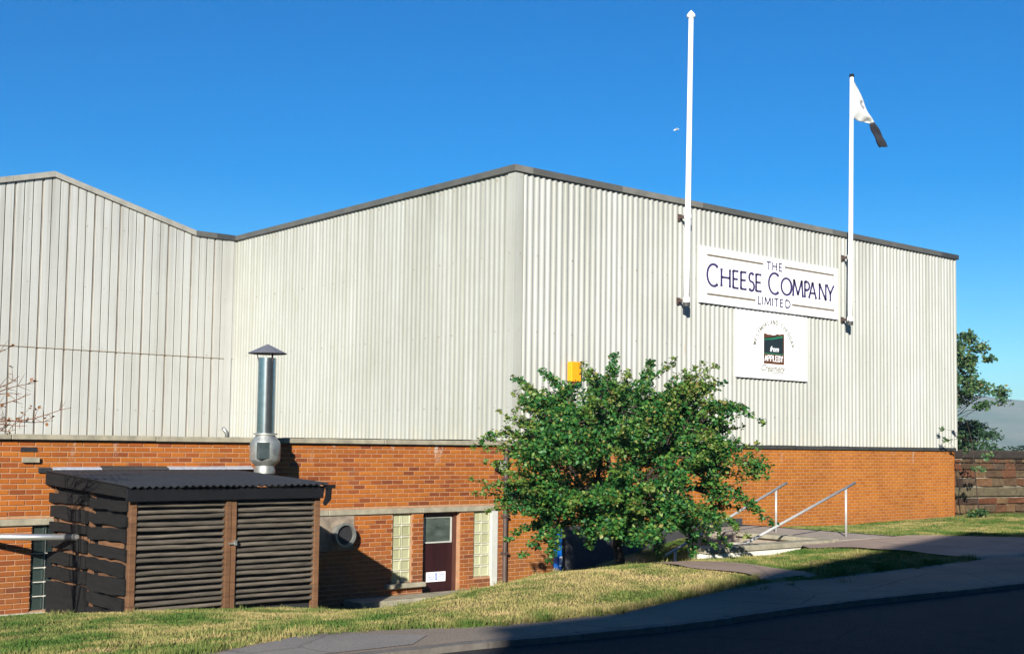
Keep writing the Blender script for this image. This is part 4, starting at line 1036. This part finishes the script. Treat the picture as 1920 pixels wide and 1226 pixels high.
# sapling and weeds at the hall's end
SP = thing('sapling', (15.25, -.85, -.2), 'thin sapling standing against the right end of the hall', 'sapling')
sb = Vector((15.25, -.85, H1(15.25, -.85)))
path = [sb, sb+Vector((-.02,.05,.4)), sb+Vector((-.08,.06,.9)), sb+Vector((-.10,.1,1.4)), sb+Vector((-.16,.12,2.0)), sb+Vector((-.35,.15,2.5))]
MB().tube(path, [.022,.019,.016,.013,.009,.004], 6).build('stem', bark_m, SP, smooth=True)
rs = np.random.RandomState(3); cl = []; tw = MB()
for (p0, p1, nl, rd) in ((path[3],(-.55,.1,1.75),26,.14),(path[3],(.15,-.1,1.6),30,.2),(path[4],(.0,-.1,1.95),30,.2),(path[4],(-.75,.1,2.1),20,.10),(path[5],(-.55,.2,2.55),14,.08),(path[3],(.1,.0,1.25),26,.18),(path[2],(-.3,0,1.3),14,.1),(path[4],(-.85,.45,2.0),22,.14),(path[4],(-.95,.5,2.3),18,.10)):
    e_ = sb+Vector(p1); tw.tube(wob(p0, e_, 4, .1), [.008,.006,.005,.004,.002], 5, cap=False); cl.append(clump_pts(rs, e_, rd, nl))
for k in range(5): cl.append(clump_pts(rs, sb+Vector((rs.uniform(-.2,.2), rs.uniform(-.1,.1), .12)), .16, 60))
tw.build('twigs', bark_m, SP, smooth=True); leaves_mesh('foliage', np.vstack(cl), .10, leaf_far, SP, 8)

# twiggy shrub reaching in from the left edge
SHB = thing('twiggy_shrub', (-12.35, -4.1, -.45), 'nearly bare reddish twigs reaching in at the left edge', 'shrub')
base = Vector((-12.35, -4.1, -.5)); tw = MB(); cl = []; rs = np.random.RandomState(9)
MB().tube(wob(base, base+Vector((.35,-.3,2.0)), 6, .06), [.05,.045,.04,.034,.028,.022,.016], 8).build('stem', twig_m, SHB, smooth=True)
s0 = base+Vector((.25,-.2,1.5)); rv = Vector((rt.x, rt.y, 0))
def ptpx(x, y, d): return CAM + (fw + r2*((x-960)/FPX) + u2*((PPY-y)/FPX))*d
for (y0, x1, y1, d) in ((785,134,764,14.0),(742,66,718,14.2),(735,40,738,13.8),(760,36,705,14.1),(790,50,798,13.9),(775,100,788,14.2),(700,8,655,14.3),(800,28,806,14.0),(770,58,738,13.7),(815,20,795,14.1)):
    e0 = ptpx(-70, y0+12, d); e_ = ptpx(x1, y1, d)
    tw.tube(wob(s0, e0, 4, .05), [.014,.013,.012,.011,.010], 6, cap=False); path = wob(e0, e_, 8, .07); tw.tube(path, [.010,.0095,.009,.008,.007,.006,.005,.004,.003], 6, cap=False)
    for k in range(2, 8):
        for q in range(2):
            q1 = path[k]+Vector((rs.uniform(-.08,.14), rs.uniform(-.12,.06), rs.uniform(-.10,.16))); tw.tube([path[k], q1], [.004,.0015], 4, cap=False)
            if rs.rand() < .45: cl.append(clump_pts(rs, q1, .03, 2))
tw.build('twigs', twig_m, SHB, smooth=True); leaves_mesh('leaves', np.vstack(cl), .05, leaf_red, SHB, 4)

# lawn: short tufted grass
def lawn():
    rs = np.random.RandomState(5); N = 750000
    x = rs.uniform(-15.5, 17.5, N); y = rs.uniform(-9.25, -.02, N)
    ok = (y > yin(x)+.02*np.sin(x*9)-.05) & ~in_path(x, y)
    ok &= ~((x > X0-.05) & (x < X1+.05) & (y > YF)) & ~((x > .5) & (x < 5.25) & (y > -4.9) & (y < -1.2) & ~((x>3.4)&(y>-2.1)))
    ok &= ~((x > -3.7) & (x < .9) & (y > -1.6)) & ~((x > -5.8) & (x < 1.0) & (y > -3.6))
    # leave out what the camera cannot see: frame sides
    dx, dy = x-CAM.x, y-CAM.y; de = dx*fw.x+dy*fw.y; la = (dx*rt.x+dy*rt.y)/de
    ok &= (la > -.47) & (la < .47)
    dens = np.clip(1.35-de/34, .35, 1); ok &= rs.rand(N) < dens
    x, y = x[ok], y[ok]
    # coarse tufts, thicker along the paving
    nt_ = 900; ex = rs.uniform(-13, 15, nt_); edge = rs.rand(nt_) < .55
    ey = np.where(edge, yin(ex)+rs.uniform(-.03,.16,nt_), rs.uniform(-8.8,-1.,nt_))
    k_ = ~in_path(ex, ey) & ~((ex > X0-.1) & (ex < X1+.1) & (ey > YF-.05)) & ~((ex > -5.8) & (ex < 5.3) & (ey > -5.0)); ex, ey = ex[k_], ey[k_]
    per = 26; tx_ = np.repeat(ex, per)+rs.normal(0,.045,len(ex)*per); ty_ = np.repeat(ey, per)+rs.normal(0,.035,len(ex)*per); nlow = len(x)
    x = np.r_[x, tx_]; y = np.r_[y, ty_]; n = len(x); z = HG(x, y); z = np.where(y < yin(x)+.05, np.maximum(z, -.02), z)
    tuft = .5+.5*np.sin(x*2.1+1.3*np.sin(y*2.7))*np.sin(y*2.4+1.1*np.sin(x*1.9))
    h = rs.uniform(.010, .032, n)*(.55+.9*tuft); w_ = rs.uniform(.004, .009, n)
    h[nlow:] = rs.uniform(.035,.085,n-nlow)
    a = rs.uniform(0, 6.283, n); ca, sa = np.cos(a), np.sin(a); ln = rs.uniform(0,.8,n)*h; la_ = rs.uniform(0, 6.283, n)
    V = np.empty((n*3,3)); V[0::3] = np.c_[x-ca*w_, y-sa*w_, z-.004]; V[1::3] = np.c_[x+ca*w_, y+sa*w_, z-.004]; V[2::3] = np.c_[x+ln*np.cos(la_), y+ln*np.sin(la_), z+h]
    me = bpy.data.meshes.new('grass'); me.vertices.add(n*3); me.vertices.foreach_set('co', V.ravel()); me.loops.add(n*3); me.polygons.add(n)
    me.loops.foreach_set('vertex_index', np.arange(n*3)); me.polygons.foreach_set('loop_start', np.arange(n)*3); me.polygons.foreach_set('loop_total', np.full(n, 3))
    me.update(calc_edges=True); me.materials.append(blade_m)
    tag(link(bpy.data.objects.new('grass', me)), 'short dry grass with green tufts on the bank and verges', 'grass', kind='stuff'); return n
NB = lawn()

# distant hills
def hill(x, y):
    az = np.arctan2(y, x); r = np.hypot(x, y)
    ridge = 52+16*np.sin(az*9-2.45)+6*np.sin(az*23+1)+2.5*np.sin(az*51)
    return -4+.70*ridge*np.exp(-((r-1000)/190.)**2)
def hills():
    V = []; F = []; na, nr = 220, 26
    for i in range(na+1):
        az = R_(-25+130*i/na)
        for j in range(nr+1):
            r = 580+860*j/nr; x_, y_ = CAM.x+r*math.cos(az), CAM.y+r*math.sin(az); zz = float(hill(np.array(x_-CAM.x), np.array(y_-CAM.y)))
            V.append((x_, y_, zz+1.2*math.sin(x_*.05)*math.sin(y_*.06)))
    for i in range(na):
        for j in range(nr): q = i*(nr+1)+j; F.append((q, q+1, q+nr+2, q+nr+1))
    me = bpy.data.meshes.new('hills'); me.from_pydata(V, [], F); me.update(); me.shade_smooth()
    mt, t, b = M('moorland'); no = noise(t, .012, 7, .65); r = ramp(t, no.outputs[0], [(.35, (.09,.13,.08)), (.55, (.17,.18,.12)), (.7, (.13,.12,.11))]); t.links.new(r.outputs[0], b.inputs['Base Color']); b.inputs['Roughness'].default_value = 1; b.inputs['Specular IOR Level'].default_value = 0
    me.materials.append(mt); tag(link(bpy.data.objects.new('hills', me)), kind='structure')
hills()

# warehouse across the street, behind the viewer, whose shadow lies over the road
WH = thing('warehouse', (-15.7, -33, 0), 'tall gabled brick warehouse across the street whose shadow darkens the road', 'building')
mb = MB(); mb.prism([(-26.7,-26,-.3),(-6,-26,-.3),(-6,-26,9.85),(-16.1,-26,12.35),(-25.4,-26,9.8),(-26.7,-26,9.8)], (0,-16,0)); whw = mb.build('walls', plain('warehouse_brick', (.24,.10,.06), .95, var=.25, scale=8), WH)
for (a, b) in (((-26.75,9.8),(-25.4,9.8)),((-25.4,9.8),(-16.1,12.35)),((-16.1,12.35),(-5.8,9.85))):
    MB().hexa([(a[0],-25.8,a[1]),(b[0],-25.8,b[1]),(b[0],-42.2,b[1]),(a[0],-42.2,a[1]),(a[0],-25.8,a[1]+.12),(b[0],-25.8,b[1]+.12),(b[0],-42.2,b[1]+.12),(a[0],-42.2,a[1]+.12)]).build('roof', trim_d, WH)
for k in range(6):
    for z in (1.2, 5.0):
        wn = MB().box(-25+3.4*k, -23.4+3.4*k, -26.0, -25.95, z, z+1.9).build('window', whitep, WH); MB().box(-24.9+3.4*k, -23.5+3.4*k, -25.95, -25.93, z+.1, z+1.8).build('pane', pane_m, wn)

RW = thing('sky_block_terrace', (10, -33, 0), 'unseen brick terrace across the street behind the viewer, added to block sky light', 'building')  # unseen terrace, added to cut skylight and deepen the street's shade
MB().box(-4.7, 34, -40, -26.4, -.3, 8.6).build('walls', plain('sky_block_brick', (.20,.09,.06), .95, var=.25, scale=8), RW)
MB().prism([(-4.7,-26.1,8.6),(-4.7,-40.3,8.6),(-4.7,-33.2,11.2)], (38.7,0,0)).build('roof', trim_d, RW)

# gull far off in the sky
GU = thing('gull', tuple(ptpx(1268, 244, 55)), 'tiny white gull in the blue sky left of the tall flagpole', 'bird')
gc = ptpx(1268, 244, 55); mb = MB(); ux, uz = Vector((rt.x, rt.y, 0)), Vector((0,0,1)); uf = Vector((fw.x, fw.y, 0)).normalized()
mb.tube([gc-ux*.13+uz*-.03, gc-ux*.06, gc+ux*.06+uz*.02, gc+ux*.13+uz*.04], [.008,.035,.03,.008], 8); mb.build('body', whitep, GU, smooth=True)
for s_ in (-1, 1):
    mb = MB(); w0 = gc; w1 = gc+uf*s_*.12+uz*.04+ux*.03; w2 = gc+uf*s_*.25+uz*.0-ux*.03
    mb.hexa([w0-ux*.04, w0+ux*.05, w1+ux*.03, w1-ux*.03, w0-ux*.04+uz*.012, w0+ux*.05+uz*.012, w1+ux*.03+uz*.012, w1-ux*.03+uz*.012]); mb.hexa([w1-ux*.03, w1+ux*.03, w2+ux*.006, w2-ux*.006, w1-ux*.03+uz*.01, w1+ux*.03+uz*.01, w2+ux*.006+uz*.006, w2-ux*.006+uz*.006]); mb.build('wing', whitep, GU)

# haze: a closed box of thin air round everything
HZ = MB().box(-300, 1700, -500, 1700, -9, 57).build('haze', None); HZ['kind'] = 'stuff'; tag(HZ, 'thin blue summer haze over the distance', 'haze')
hm = bpy.data.materials.new('haze_air'); hm.use_nodes = True; ht = hm.node_tree; ht.nodes.clear()
pvn = ht.nodes.new('ShaderNodeVolumePrincipled'); pvn.inputs['Color'].default_value = (.58,.78,1,1); pvn.inputs['Density'].default_value = .0005; pvn.inputs['Anisotropy'].default_value = 0
oo = ht.nodes.new('ShaderNodeOutputMaterial'); ht.links.new(pvn.outputs[0], oo.inputs['Volume']); HZ.data.materials.append(hm)
print('blades', NB, 'objects', len(bpy.data.objects))
